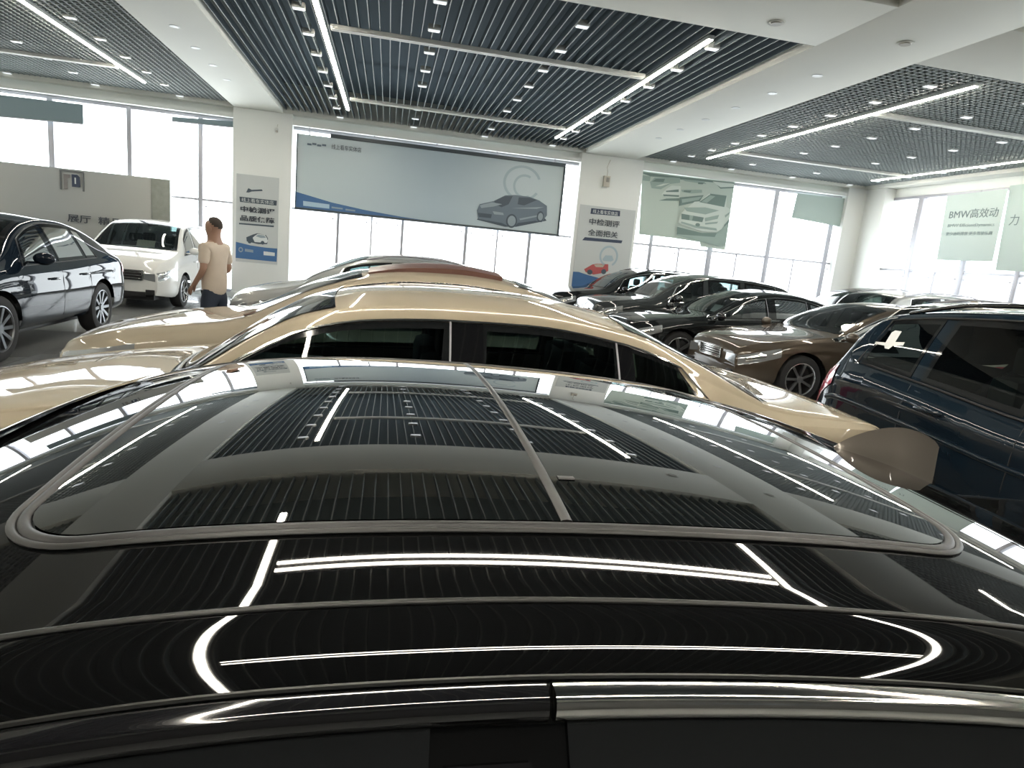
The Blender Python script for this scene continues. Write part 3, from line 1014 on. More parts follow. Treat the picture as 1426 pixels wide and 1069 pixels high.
def make_car(name, label, cat, p, front, heading, group='parked showroom cars', step=.05, nrf=NRF):
    """front = world (x, y) of the nose centre, heading = direction the nose points (radians)"""
    s = Shape(p)
    d = Vector((math.cos(heading), math.sin(heading), 0))
    c = Vector((front[0], front[1], 0)) - d * (s.L / 2)
    root = empty(name, label, cat, c, heading, group)
    pm = p['paint']; glass = p.get('glass', G_dark)
    build_body(s, root, pm, step, nrf)
    # glazing
    fg, rg = p.get('front_glass'), p.get('rear_glass')
    if fg:
        def fn(a, b):
            q = (2 * b - 1)
            u = (fg[0] + .10 * q * q) + (fg[1] + .03 * q * q - fg[0] - .10 * q * q) * a
            w = s.wr_(u) - .02
            y = q * w
            return (s.X(u) + .003, y, s.roof(u, y) + .004)
        patch('windscreen', fn, 14, 16, p.get('wglass', G_mid), root, .03)
    if rg:
        def fn(a, b):
            q = (2 * b - 1)
            u = (rg[0] - .02 * q * q) + (rg[1] - .10 * q * q - rg[0] + .02 * q * q) * a
            y = q * (s.wr_(u) - .03)
            return (s.X(u) - .003, y, s.roof(u, y) + .004)
        patch('rear_window', fn, 12, 14, glass, root, .03)
    for sg in (1, -1):
        for w in p['win']:
            side_pane(s, w, sg, root, glass)
        # bright moulding round the side glass
        tm = p.get('trim', M_black)
        ws = p['win']
        if not p.get('no_trim'):
            path = []
            ua, ub = ws[0][1] - .01, ws[-1][3] + .01
            for k in range(25):
                u = ws[0][0] - .02 + (ws[-1][2] + .02 - ws[0][0] + .02) * k / 24
                t = .80
                u2 = u + ((ws[0][1] - ws[0][0]) * (1 - k / 24) + (ws[-1][3] - ws[-1][2]) * k / 24) * t
                y, z = s.gh(u2, t)
                path.append((s.X(u2), sg * (y + .004), z))
            lowp = []
            for k in range(21):
                u = ws[-1][2] + .02 - (ws[-1][2] + .04 - ws[0][0]) * k / 20
                y, z = s.gh(u, .05)
                lowp.append((s.X(u), sg * (y + .004), z))
            tube('window_trim', path + lowp, (.008, .008), tm, root, 6, True)
        for (ua_, ub_) in p.get('blackpillar', ()):
            vs = []
            for k in range(9):
                t = .04 + .75 * k / 8
                for u in (ua_, ub_):
                    y, z = s.gh(u, t)
                    vs.append((s.X(u), sg * (y + .006), z))
            mesh_obj('pillar_cover', vs, [(2 * k, 2 * k + 1, 2 * k + 3, 2 * k + 2) for k in range(8)], M_gloss, root, 180)
            tube('pillar_seam', [(v[0] - .004, v[1] + sg * .003, v[2]) for v in vs[0::2]], .0045, M_alu, root, 6)
        # door seams
        for w in p['win'][1:]:
            u = w[0] - .03
            pth = []
            for k in range(9):
                z = s.sill + .08 + (s.zb(u) - s.sill - .08) * k / 8
                pth.append((s.X(u), sg * (s.lowy(u, z) - .001), z))
            tube('door_seam', pth, .004, M_black, root, 5)
        for w in p['win'][:2]:
            u = w[2] - .16
            z = s.zb(u) - p.get('handle_drop', .13)
            y = s.lowy(u, z)
            vs_, fs_ = tube_verts([(s.X(u) - .10, sg * (y + .006), z), (s.X(u) - .08, sg * (y + .03), z), (s.X(u) + .08, sg * (y + .03), z), (s.X(u) + .10, sg * (y + .006), z)], (.008, .013), 8)
            mesh_obj('door_handle', vs_, fs_, p.get('handle', pm), root, 60)
        # mirror
        if p.get('mirrors', True):
            u = p['win'][0][0] + .16
            y, z = s.gh(u, .1)
            bm = bmesh.new()
            g = bmesh.ops.create_uvsphere(bm, u_segments=16, v_segments=10, radius=1)
            for v in bm.verts:
                v.co = Vector((v.co.x * .075 if v.co.x > 0 else v.co.x * .03, v.co.y * .12, v.co.z * .075))
            bmesh.ops.translate(bm, vec=(s.X(u) + .03, sg * (y + .17), z + .07), verts=bm.verts)
            g2 = add_box(bm, (s.X(u) + .03, sg * (y + .05), z + .02), (.05, .14, .025), bevel=.008)
            mh = bm_obj('mirror', bm, pm, root, 60)
            bm = bmesh.new()
            bmesh.ops.create_cone(bm, cap_ends=True, segments=20, radius1=1, radius2=1, depth=.006)
            for v in bm.verts:
                v.co = Vector((v.co.z, v.co.x * .10, v.co.y * .06))
            bmesh.ops.translate(bm, vec=(s.X(u) - .003, sg * (y + .17), z + .07), verts=bm.verts)
            bm_obj('mirror_glass', bm, M_chrome, mh)
        for k, u in enumerate(s.wheels):
            wheel(s, root, u, sg, p.get('spokes', 5), p.get('rimm', M_rim))
        # lamps: wrap-round patches on the body corners
        h0, h1, hz0, hz1 = p.get('head', (.02, .55, .70, .93))

        def fh(a, b):
            u = h0 + (h1 - h0) * a
            zz1 = min(s.zb(u) - .012, s.top(0) - .03 + .13 * a)
            zz0 = min(zz1 - .02, s.top(0) - .19 + .17 * a)
            z = zz0 + (zz1 - zz0) * b
            return (s.X(u) + .004 * (1 - a), sg * (s.lowy(u, z) + .006), z)
        hl = patch('headlight', fh, 10, 5, M_lamp, root)

        def fi(a, b):
            x, y, z = fh(.15 + .45 * a, .3 + .4 * b)
            return (x, y + sg * .004, z)
        patch('lamp_reflector', fi, 6, 3, M_chrome, hl)
        # front-facing part of the lamp
        z1 = s.top(0) - .045; z0 = z1 - .15
        yw = s.lowy(0, s.zb(0) - .04)
        vs_ = [(s.L / 2 + .006, sg * (yw - .26), z0 + .04), (s.L / 2 + .006, sg * (yw - .01), z0), (s.L / 2 + .006, sg * (yw - .015), z1), (s.L / 2 + .006, sg * (yw - .25), z1 - .01)]
        vs_ += [(x - .03, y, z) for x, y, z in vs_]
        mesh_obj('lamp_front', vs_, [(0, 1, 2, 3), (0, 4, 5, 1), (1, 5, 6, 2), (2, 6, 7, 3), (3, 7, 4, 0)], M_lamp, hl)
        t0, t1, tz0, tz1 = p.get('taillamp', (.02, .38, .66, .93))

        def ft(a, b):
            u = s.L - t0 - (t1 - t0) * a
            q = tz0 + (tz1 - tz0) * (b * (1 - .35 * a) + .35 * a)
            z = s.sill + (s.zb(u) - s.sill) * q
            return (s.X(u), sg * (s.lowy(u, z) + .006), z)
        patch('tail_light', ft, 8, 5, M_tail, root)
        # seats
    cw = fg[0] if fg else 1.3
    rows = p.get('rows', (1.28, 2.15))
    for ri, ro in enumerate(rows):
        for sg in (1, -1):
            u = cw + ro
            zb = s.zb(u); zt = s.top(u)
            lm = p.get('leather', M_leather)
            st = rbox('seat', (s.X(u), sg * .36, zb - .12), (.20, .48, .58), lm, root, .06)
            rbox('seat_cushion', (s.X(u) + .28, sg * .36, zb - .42), (.50, .48, .16), lm, st, .06)
            rbox('headrest', (s.X(u) - .02, sg * .36, min(zb + .27, zt - .12)), (.10, .26, .17), lm, st, .04)
    rbox('dashboard', (s.X(cw + .42), 0, s.zb(cw + .4) - .10), (.50, 1.30, .22), M_leather, root, .06)
    sw = [(s.X(cw + .80) + .05 * math.cos(a), p.get('drv', .36) + .18 * math.sin(a), s.zb(cw + .8) - .03 + .17 * math.cos(a)) for a in [2 * PI * k / 20 for k in range(20)]]
    tube('steering_wheel', sw, .014, M_leather, root, 6, True)
    rbox('underbody', (0, 0, .24), (s.L - .5, 2 * (s.W - .36), .16), M_black, root, .03)
    # grille, bumper intake
    gw, gz0, gz1 = p.get('grille', (.44, .42, .66))
    if gw:
        bm = bmesh.new()
        add_box(bm, (s.L / 2 + .005, 0, (gz0 + gz1) / 2), (.03, gw * 2, gz1 - gz0), bevel=.012)
        g = bm_obj('grille', bm, M_black, root, 35)
        bm = bmesh.new()
        ns = p.get('slats', 4)
        for k in range(ns):
            add_box(bm, (s.L / 2 + .024, 0, gz0 + (gz1 - gz0) * (k + .7) / (ns + .4)), (.012, gw * 1.9, .016), bevel=.003)
        for k in range(p.get('vbars', 0)):
            add_box(bm, (s.L / 2 + .024, -gw + gw * 2 * (k + .5) / p['vbars'], (gz0 + gz1) / 2), (.012, .014, (gz1 - gz0) * .9), bevel=.003)
        add_box(bm, (s.L / 2 + .02, 0, gz1), (.02, gw * 2 + .03, .022), bevel=.005)
        add_box(bm, (s.L / 2 + .02, 0, gz0), (.02, gw * 1.9 + .02, .018), bevel=.005)
        for sgn in (-1, 1):
            add_box(bm, (s.L / 2 + .02, sgn * gw, (gz0 + gz1) / 2), (.02, .02, gz1 - gz0), bevel=.005)
        bm_obj('grille_bars', bm, M_chrome, g, 35)
        box_obj('bumper_intake', (s.L / 2 + .002, 0, .30), (.02, 1.0, .09), M_black, root, .008)
        for sgn in (-1, 1):
            box_obj('fog_intake', (s.L / 2 - .005, sgn * .58, .34), (.05, .16, .10), M_black, root, .012)
    box_obj('number_plate_holder', (-s.L / 2 - .008, 0, min(.75, s.zb(s.L) - .1)), (.02, .5, .13), M_black, root, .006)
    if p.get('rails'):
        for sg in (1, -1):
            u1, u2 = p['rails']
            pth = []
            for k in range(15):
                f = k / 14
                u = u1 + (u2 - u1) * f
                y, z = s.gh(u, .97)
                pth.append((s.X(u), sg * (y - .01), z + .045 * min(1, 4 * min(f, 1 - f) + .15)))
            vs_, fs_ = tube_verts(pth, (.016, .014), 8)
            mesh_obj('roof_rail', vs_, fs_, p.get('railm', M_black), root, 60)
    root['shape'] = 0
    del root['shape']
    return root, s


def shark_fin(root, s, u, y, m, ln=.20, ht=.068, wd=.036, name='roof_antenna'):
    """rounded wedge aerial; nose points forward"""
    nu, nv = 30, 16
    vs, fs = [], []
    for i in range(nu + 1):
        f = i / nu
        h = ht * (math.sin(min(1, f / .97) * PI / 2) ** .80) * (1 - .08 * max(0, (f - .9) / .1) ** 2)
        w = wd * (.25 + .75 * min(1, f / .55)) * (1 - .45 * max(0, (f - .6) / .4))
        for j in range(nv + 1):
            q = j / nv * 2 - 1
            zz = h * (1 - abs(q)) ** .55 if abs(q) < 1 else 0
            lean = .012 * (zz / ht) * (1 if f > .9 else 0)
            uu_ = u + ln * f + lean
            yy = q * w * (1 - .55 * (zz / (h + 1e-6)))
            vs.append((s.X(uu_), y + yy, s.roof(min(uu_, s.L), abs(y + yy)) - .002 + zz))
    n = nv + 1
    for i in range(nu):
        for j in range(nv):
            fs.append((i * n + j, i * n + j + 1, (i + 1) * n + j + 1, (i + 1) * n + j))
    fs.append(tuple(range(nu * n, (nu + 1) * n)))
    fs.append(tuple(reversed(range(n))))
    return mesh_obj(name, vs, fs, m, root, 40)


# --- the black sedan the photographer leans over
FX = -2.35
NY = 1.0


def rp(X):
    d = X - .1
    return 1.4321 + .0013 * d - .1122 * d * d + .0973 * d**3 - .1335 * d**4


kn = [(0, .66), (.05, .74), (.2, .80), (.6, .88), (1.05, .95), (1.22, 1.0), (1.55, 1.185)]
kn += [(X - FX, rp(X)) for X in [-.50, -.42] + [-.35 + .05 * k for k in range(27)]]
kn += [(3.62, 1.19), (4.0, 1.06), (4.15, 1.035), (4.45, 1.01), (4.75, .985), (4.85, .94), (4.9, .86)]
P_blackcar = paint('paint_black_pearl', (0.004, 0.0042, 0.0044), 0.0, 0.3)
pA = dict(L=4.9, W=.92, top=kn, belt=[(0, .60), (.4, .74), (1.2, .90), (2.4, .93), (3.8, .96), (4.6, .96), (4.9, .82)],
          wr=.545, crown=.038, rail=(.062, .044), fo=.90, wb=2.85, paint=P_blackcar, glass=G_dark, wglass=G_dark,
          front_glass=(1.2, 1.86), rear_glass=(3.46, 4.05), win=[(1.62, 1.80, 2.38, 2.40), (2.50, 2.49, 3.20, 3.17), (3.28, 3.22, 3.75, 3.42)],
          no_trim=True, drv=.36, grille=(.45, .42, .64))
carA, sA = make_car('black_sedan', 'glossy black sedan in the foreground, glass sunroof and shark fin aerial filling the lower frame', 'car', pA, (FX, NY), PI, step=.025, nrf=20)

# sunroof: two glass panels, dark seal, satin surround
M_sun = mat('sunroof_glass', (0.006, 0.007, 0.007), 0.015, ior=1.62, spec=0.5, coat=1.0, coat_rough=0.0)
M_sun.node_tree.nodes['Principled BSDF'].inputs['Coat IOR'].default_value = 1.75


def sun_patch(name, u0, u1, hw, rad, lift, m, corners=(1, 1)):
    """rounded panel following the roof"""
    nu, nv = 44, 44
    vs, fs = [], []
    for j in range(nv + 1):
        # denser rows near the long edges
        q = math.sin((j / nv * 2 - 1) * PI / 2)
        y = q * hw
        e = abs(y) - (hw - rad)
        ins = rad - math.sqrt(max(0, rad * rad - e * e)) if e > 0 else 0
        a, b = u0 + ins * corners[0], u1 - ins * corners[1]
        for i in range(nu + 1):
            u = a + (b - a) * i / nu
            vs.append((sA.X(u), y, sA.roof(u, y) + lift))
    n = nu + 1
    for j in range(nv):
        for i in range(nu):
            fs.append((j * n + i, j * n + i + 1, (j + 1) * n + i + 1, (j + 1) * n + i))
    return mesh_obj(name, vs, fs, m, carA, 180)


def sun_outline(u0, u1, hw, rad, lift, n=12):
    pts = []
    for (cu, cy, a0) in ((u1 - rad, hw - rad, 0), (u0 + rad, hw - rad, 90), (u0 + rad, -(hw - rad), 180), (u1 - rad, -(hw - rad), 270)):
        for k in range(n + 1):
            a = R(a0 + 90 * k / n)
            pts.append((cu + rad * math.cos(a), cy + rad * math.sin(a)))
    dense = []
    for i in range(len(pts)):
        a, b = pts[i], pts[(i + 1) % len(pts)]
        m_ = max(1, int(math.hypot(b[0] - a[0], b[1] - a[1]) / .04))
        for k in range(m_):
            dense.append((a[0] + (b[0] - a[0]) * k / m_, a[1] + (b[1] - a[1]) * k / m_))
    return [(sA.X(u), y, sA.roof(u, y) + lift) for u, y in dense]


SU0, SU1, SHW = -.305 - FX, .668 - FX, .432
SDIV = .185 - FX
g1 = sun_patch('sunroof_panel', SU0, SDIV - .006, SHW, .07, .0035, M_sun, (1, 0))
g2 = sun_patch('sunroof_panel', SDIV + .006, SU1, SHW, .07, .0035, M_sun, (0, 1))
tube('sunroof_seal', sun_outline(SU0 - .006, SU1 + .006, SHW + .006, .076, .001), (.0058, .004), M_black, carA, 8, True)
tube('sunroof_surround', sun_outline(SU0 - .0155, SU1 + .0155, SHW + .0155, .085, .0015), (.0042, .003), M_trim_dark, carA, 8, True)
pth = [(sA.X(SDIV), SHW * (1 - k / 15), sA.roof(SDIV, SHW * (1 - k / 15)) + .0028) for k in range(31)]
tube('sunroof_divider', pth, (.0062, .0022), M_trim_dark, carA, 8)
# little latch plate seen through the rear panel near the divider
pth = [(sA.X(SDIV + .015), .335, sA.roof(SDIV + .015, .335) + .004), (sA.X(SDIV + .034), .335, sA.roof(SDIV + .034, .335) + .004)]
tube('sunroof_latch', pth, (.006, .001), M_trim_dark, carA, 8)
for sg in (1, -1):
    # roof ditch moulding
    pth = []
    for k in range(60):
        u = 1.80 + (3.7 - 1.80) * k / 59
        y, z = sA.gh(u, 1.0)
        pth.append((sA.X(u), sg * y, z + .0005))
    tube('roof_moulding', pth, (.003, .0025), M_trim_dark, carA, 8)
    # chrome over the rear door and quarter glass only, black over the front door
    nk = 50
    prof = [(.781, .002), (.785, .008), (.792, .0115), (.802, .0135), (.812, .0125), (.822, .009), (.831, .003)]
    n = len(prof)
    for (u0_, u1_, m_) in ((1.64, .128 - FX, M_gloss), (.133 - FX, 3.60, M_chrome)):
        vs, fs = [], []
        for k in range(nk + 1):
            u = u0_ + (u1_ - u0_) * k / nk
            for (t, d_) in prof:
                y, z = sA.gh(u, t)
                vs.append((sA.X(u), sg * (y + d_ * .8), z + d_ * .5))
        for k in range(nk):
            for j in range(n - 1):
                fs.append((k * n + j, k * n + j + 1, (k + 1) * n + j + 1, (k + 1) * n + j))
        fs.append(tuple(range(n))); fs.append(tuple(range(nk * n, (nk + 1) * n)))
        mesh_obj('window_trim', vs, fs, m_, carA, 40)
    # glossy B pillar cover
    vs = []
    for k in range(9):
        t = .02 + .73 * k / 8
        for du in (-.030, .030):
            u = 2.435 + du
            y, z = sA.gh(u, t)
            vs.append((sA.X(u), sg * (y + .007), z))
    mesh_obj('pillar_cover', vs, [(2 * k, 2 * k + 1, 2 * k + 3, 2 * k + 2) for k in range(8)], M_gloss, carA, 180)
    # door frame gap under the roof rail
    pth = []
    for k in range(50):
        u = 1.85 + (3.6 - 1.85) * k / 49
        y, z = sA.gh(u, .838)
        pth.append((sA.X(u), sg * (y + .0005), z + .0005))
    tube('door_seam', pth, .0022, M_trim_dark, carA, 6)
M_fin = paint('antenna_bronze', (0.20, 0.18, 0.157), 0.6, 0.4)
fin = shark_fin(carA, sA, .815 - FX, 0.0, M_fin, ln=.215, ht=.088, wd=.024)
fin['label'] = 'bronze grey shark fin aerial'

# --- the other cars
SED_BELT = lambda L: [(0, .60), (.4, .74), (1.35, .90), (2.5, .95), (L - 1.0, .98), (L - .3, .97), (L, .82)]
P_champ = paint('paint_champagne', (0.37, 0.32, 0.24), 0.15, 0.35)
pB = dict(L=5.0, W=.93, top=[(0, .66), (.05, .75), (.2, .81), (.7, .90), (1.12, .955), (1.28, .99), (1.49, 1.12), (1.70, 1.265), (1.91, 1.37), (2.18, 1.427), (2.57, 1.452), (2.9, 1.455), (3.41, 1.40), (3.79, 1.27), (4.2, 1.085), (4.35, 1.05), (4.7, 1.01), (4.92, .95), (5.0, .86)],
          belt=SED_BELT(5.0), wr=.56, crown=.05, rail=(.075, .06), fo=.92, wb=2.9, paint=P_champ, front_glass=(1.26, 2.0), rear_glass=(3.45, 4.24),
          win=[(1.40, 1.40, 2.55, 2.59), (2.67, 2.69, 3.36, 3.37), (3.41, 3.42, 3.86, 3.60)], trim=M_chrome, handle=M_chrome, grille=(.45, .42, .64), mirrors=True, blackpillar=((2.545, 2.70), (3.345, 3.425)))
carB, sB = make_car('champagne_sedan', 'champagne sedan with black side windows right behind the black sunroof sedan', 'car', pB, (-2.25, 3.62), PI)

P_beige = paint('paint_beige', (0.36, 0.315, 0.245), 0.15, 0.35)
pC = dict(L=4.85, W=.93, top=[(0, .64), (.05, .72), (.25, .80), (.7, .90), (1.15, .955), (1.3, 1.0), (1.9, 1.29), (2.3, 1.42), (2.7, 1.475), (3.1, 1.487), (3.5, 1.46), (3.78, 1.41), (4.05, 1.325), (4.45, 1.10), (4.6, 1.04), (4.8, .95), (4.85, .85)],
          belt=SED_BELT(4.85), wr=.56, crown=.05, rail=(.075, .06), fo=.90, wb=2.8, paint=P_beige, front_glass=(1.28, 2.25), rear_glass=(3.65, 4.5),
          win=[(1.65, 1.88, 2.45, 2.49), (2.57, 2.59, 3.30, 3.32), (3.36, 3.38, 3.90, 3.62)], trim=M_chrome, grille=(.45, .40, .60), head=(.04, .62, .66, .95))
carC, sC = make_car('beige_sedan', 'beige sedan with a brown roof panel, second behind the black sedan', 'car', pC, (-2.48, 6.25), PI)
M_brown = mat('sunroof_brown', (0.13, 0.065, 0.052), 0.35)


def raised_panel(root, s, u0, u1, hw, l0, l1, m, name='sunroof_panel'):
    """tilted open roof panel, a slab standing proud of the roof"""
    nu, nv = 14, 10
    vs, fs = [], []
    for top in (1, 0):
        for a in range(nu + 1):
            for b in range(nv + 1):
                u = u0 + (u1 - u0) * a / nu; y = (2 * b / nv - 1) * hw
                lift = l0 + (l1 - l0) * math.sin(a / nu * PI * .75)
                vs.append((s.X(u), y, s.roof(u, y) + (lift if top else .002)))
    n = nv + 1; o = (nu + 1) * n
    for a in range(nu):
        for b in range(nv):
            q = (a * n + b, a * n + b + 1, (a + 1) * n + b + 1, (a + 1) * n + b)
            fs.append(q); fs.append(tuple(o + k for k in reversed(q)))
        for b in (0, nv):
            fs.append((a * n + b, (a + 1) * n + b, o + (a + 1) * n + b, o + a * n + b))
    for a in (0, nu):
        for b in range(nv):
            fs.append((a * n + b, a * n + b + 1, o + a * n + b + 1, o + a * n + b))
    return mesh_obj(name, vs, fs, m, root, 30)


raised_panel(carC, sC, 2.32, 3.5, .46, .012, .045, M_brown)

P_silver = paint('paint_silver', (0.50, 0.52, 0.52), 0.5, 0.3)
pD = dict(L=4.55, W=.92, top=[(0, .72), (.05, .84), (.25, .93), (.7, 1.03), (.92, 1.09), (1.05, 1.18), (1.4, 1.36), (1.72, 1.47), (2.05, 1.515), (2.4, 1.53), (2.8, 1.515), (3.2, 1.46), (3.57, 1.37), (4.0, 1.2), (4.4, 1.05), (4.55, .90)],
          belt=[(0, .64), (.4, .82), (1.3, .97), (2.5, 1.0), (3.8, 1.03), (4.3, 1.02), (4.55, .85)], wr=.57, crown=.05, fo=.88, wb=2.65, paint=P_silver, front_glass=(.92, 1.75), rear_glass=(3.6, 4.2),
          win=[(1.3, 1.52, 2.05, 2.10), (2.15, 2.18, 2.85, 2.88), (2.93, 2.96, 3.6, 3.3)], trim=M_chrome, rails=(1.75, 3.3), railm=M_alu, grille=(.42, .50, .72))
carD, sD = make_car('silver_crossover', 'silver crossover with roof rails, third behind the black sedan, nose beside the person', 'car', pD, (-2.03, 9.75), PI)

P_whitecar = paint('paint_white', (0.66, 0.67, 0.66), 0.0, 0.3)
pE = dict(pD, L=4.75, paint=P_whitecar, top=[(0, .66), (.05, .75), (.2, .81), (.7, .90), (1.25, .97), (1.4, 1.01), (2.0, 1.27), (2.4, 1.39), (2.8, 1.43), (3.3, 1.42), (3.8, 1.34), (4.2, 1.18), (4.4, 1.08), (4.6, 1.02), (4.75, .9)],
          belt=SED_BELT(4.75), rails=None, front_glass=(1.38, 2.3), rear_glass=(3.7, 4.35), win=[(1.7, 1.92, 2.5, 2.54), (2.6, 2.63, 3.3, 3.32), (3.36, 3.38, 4.0, 3.7)])
carE, sE = make_car('white_sedan', 'white sedan before the billboard window, mostly hidden behind the silver crossover', 'car', pE, (-1.95, 12.3), PI)

# dark fastback suv at left
M_rimd = mat('alloy_rim_dark', (0.17, 0.18, 0.19), 0.3, 0.9)
P_navy_c = paint('paint_dark_navy', (0.007, 0.012, 0.020), 0.0, 0.3)
pF = dict(wglass=G_dark, L=4.6, W=.95, Rw=.365, sill=.30, top=[(0, .80), (.05, .90), (.2, .97), (.8, 1.06), (1.05, 1.10), (1.2, 1.15), (1.75, 1.44), (2.1, 1.55), (2.5, 1.60), (2.9, 1.59), (3.3, 1.53), (3.8, 1.36), (4.2, 1.17), (4.35, 1.12), (4.5, 1.06), (4.6, .94)],
          belt=[(0, .72), (.4, .88), (1.2, 1.0), (2.5, 1.02), (3.6, 1.06), (4.2, 1.06), (4.6, .88)], wr=.58, crown=.045, fo=.92, wb=2.58, paint=P_navy_c, glass=G_dark, front_glass=(1.15, 2.05), rear_glass=(3.35, 4.2),
          win=[(1.5, 1.75, 2.25, 2.28), (2.36, 2.38, 3.10, 3.05), (3.15, 3.10, 3.45, 3.20)], trim=M_black, spokes=10, rimm=M_rimd, grille=(.45, .5, .8), handle_drop=.16, nose=(.2, .6))
for m_ in (P_navy_c,):
    m_.node_tree.nodes['Principled BSDF'].inputs['Coat IOR'].default_value = 1.38
carF, sF = make_car('dark_coupe_suv', 'dark navy fastback suv at the left frame edge with ten spoke wheels', 'car', pF, (-5.00, 6.97), -PI / 2)

# white minivan
pG = dict(L=3.72, W=.93, Rw=.33, top=[(0, .74), (.04, .84), (.15, .95), (.45, 1.04), (.75, 1.10), (.9, 1.15), (1.4, 1.48), (1.65, 1.62), (1.9, 1.69), (2.4, 1.72), (3.3, 1.70), (3.5, 1.62), (3.64, 1.30), (3.72, .95)],
          belt=[(0, .71), (.3, .87), (.9, 1.02), (2.0, 1.04), (3.3, 1.06), (3.72, .88)], wr=.64, crown=.05, fo=.98, wb=2.25, paint=P_whitecar, glass=G_dark, front_glass=(.86, 1.78), rear_glass=(3.38, 3.64),
          win=[(1.15, 1.45, 1.85, 1.88), (1.95, 1.97, 2.65, 2.67), (2.72, 2.74, 3.35, 3.30)], trim=M_black, grille=(.46, .56, .74), slats=3, spokes=7, rows=(1.2, 2.0), head=(.02, .50, .70, .97), wglass=G_mid)
carG, sG = make_car('white_minivan', 'white minivan with chrome grille facing us in front of the left windows', 'car', pG, (-4.98, 13.45), -PI / 2)

# right hand rows
SUV_TOP = [(0, .80), (.05, .92), (.2, .99), (.8, 1.07), (1.1, 1.11), (1.25, 1.16), (1.8, 1.48), (2.15, 1.60), (2.6, 1.665), (3.2, 1.67), (3.8, 1.63), (4.25, 1.55), (4.45, 1.38), (4.62, 1.12), (4.7, .92)]
SUV_BELT = [(0, .70), (.4, .90), (1.2, 1.02), (2.5, 1.04), (4.0, 1.09), (4.4, 1.08), (4.7, .88)]
SUV_WIN = [(1.55, 1.80, 2.30, 2.34), (2.42, 2.44, 3.15, 3.18), (3.24, 3.28, 4.10, 3.92)]
P_blk = paint('paint_black', (0.012, 0.014, 0.015), 0.0, 0.25)
pH = dict(L=4.7, W=.93, Rw=.36, sill=.28, top=SUV_TOP, belt=SUV_BELT, wr=.60, crown=.045, fo=.88, wb=2.8, paint=P_blk, glass=G_mid, front_glass=(1.2, 2.1), rear_glass=(4.22, 4.6), win=SUV_WIN, trim=M_chrome, grille=(.50, .52, .84), slats=3, vbars=12, rails=(2.1, 4.1), railm=M_black, leather=M_leather_b)
carH, sH = make_car('black_suv', 'black suv with upright chrome lattice grille under the right column poster', 'car', pH, (3.82, 15.6), PI)
pI = dict(pH, paint=paint('paint_graphite', (0.035, 0.04, 0.042), 0.3, 0.25), grille=(.42, .50, .76), slats=5, vbars=6, rails=None)
carI, sI = make_car('graphite_suv', 'dark graphite suv between the black suv and the black saloon in the right row', 'car', pI, (4.15, 13.35), PI)
pJ = dict(pB, L=4.9, paint=P_blk, glass=G_mid, top=[(0, .66), (.05, .75), (.2, .82), (.7, .91), (1.3, .98), (1.45, 1.02), (2.05, 1.31), (2.45, 1.44), (2.85, 1.485), (3.2, 1.48), (3.6, 1.41), (3.95, 1.30), (4.3, 1.12), (4.5, 1.06), (4.8, .98), (4.9, .86)], belt=SED_BELT(4.9),
          front_glass=(1.43, 2.38), rear_glass=(3.65, 4.35), trim=M_chrome, leather=M_leather_b, wheelm=None)
carJ, sJ = make_car('black_saloon', 'low black saloon in the right row with bright window line, behind the brown sedan', 'car', pJ, (4.1, 11.22), PI)
P_brown = paint('paint_brown', (0.085, 0.067, 0.050), 0.4, 0.3)
pK = dict(pJ, paint=P_brown, glass=G_dark, Rw=.34, spokes=7, grille=(.30, .50, .64))
carK, sK = make_car('brown_sedan', 'bronze brown sedan with seven spoke wheel beside the navy suv', 'car', pK, (4.85, 8.90), PI + R(1))

P_navy2 = paint('paint_navy', (0.008, 0.016, 0.026), 0.1, 0.3)
pM = dict(L=4.7, W=.93, Rw=.36, sill=.28, top=[(0, .82), (.05, .93), (.2, 1.0), (.8, 1.08), (1.1, 1.13), (1.25, 1.17), (1.8, 1.50), (2.15, 1.61), (2.6, 1.665), (3.1, 1.665), (3.6, 1.635), (4.0, 1.585), (4.2, 1.54), (4.32, 1.42), (4.5, 1.18), (4.6, 1.10), (4.7, .92)],
          belt=[(0, .72), (.4, .90), (1.2, 1.0), (2.9, 1.03), (3.7, 1.10), (4.3, 1.14), (4.55, 1.05), (4.7, .88)], wr=.60, crown=.045, fo=.88, wb=2.8, paint=P_navy2, glass=G_dark, front_glass=(1.2, 2.1), rear_glass=(4.2, 4.55),
          win=[(1.6, 1.85, 2.85, 2.88), (2.96, 2.98, 3.66, 3.62), (3.74, 3.70, 4.20, 4.06)], trim=M_black, rails=(2.2, 4.05), railm=M_gloss, taillamp=(.02, .30, .72, .99), handle_drop=.10, mirrors=True)
carM, sM = make_car('navy_suv', 'navy suv seen from its red tail light at the right edge of the frame', 'car', pM, (4.18, -.23), -PI / 2)

pN = dict(pH, L=4.5, paint=P_blk, top=[(a * 4.5 / 4.7, b + (.06 if b > 1.2 else 0)) for a, b in SUV_TOP], belt=[(a * 4.5 / 4.7, b) for a, b in SUV_BELT], front_glass=(1.15, 2.0), rear_glass=(4.05, 4.4), win=[tuple(q * 4.5 / 4.7 for q in w) for w in SUV_WIN], rails=None)
carN, sN = make_car('black_wagon', 'tall black wagon with pale windscreen in the back row by the corner pillar', 'car', pN, (9.2, 14.1), PI)
pQ = dict(pN, paint=P_silver, rails=(1.9, 3.9), railm=M_alu)
carQ, sQ = make_car('silver_suv', 'silver suv roof showing between the brown sedan and the corner windows', 'car', pQ, (13.65, 11.5), 0.0)
pR = dict(pH, L=4.65, paint=paint('paint_sand', (0.40, 0.37, 0.31), 0.3, 0.35), rails=(2.1, 3.9), railm=M_alu)
carR, sR = make_car('sand_suv', 'sand coloured suv roof with small aerial just above the navy suv', 'car', pR, (10.6, 6.35), 0.0)
shark_fin(carR, sR, 3.85, 0.0, pR['paint'], .16, .05)

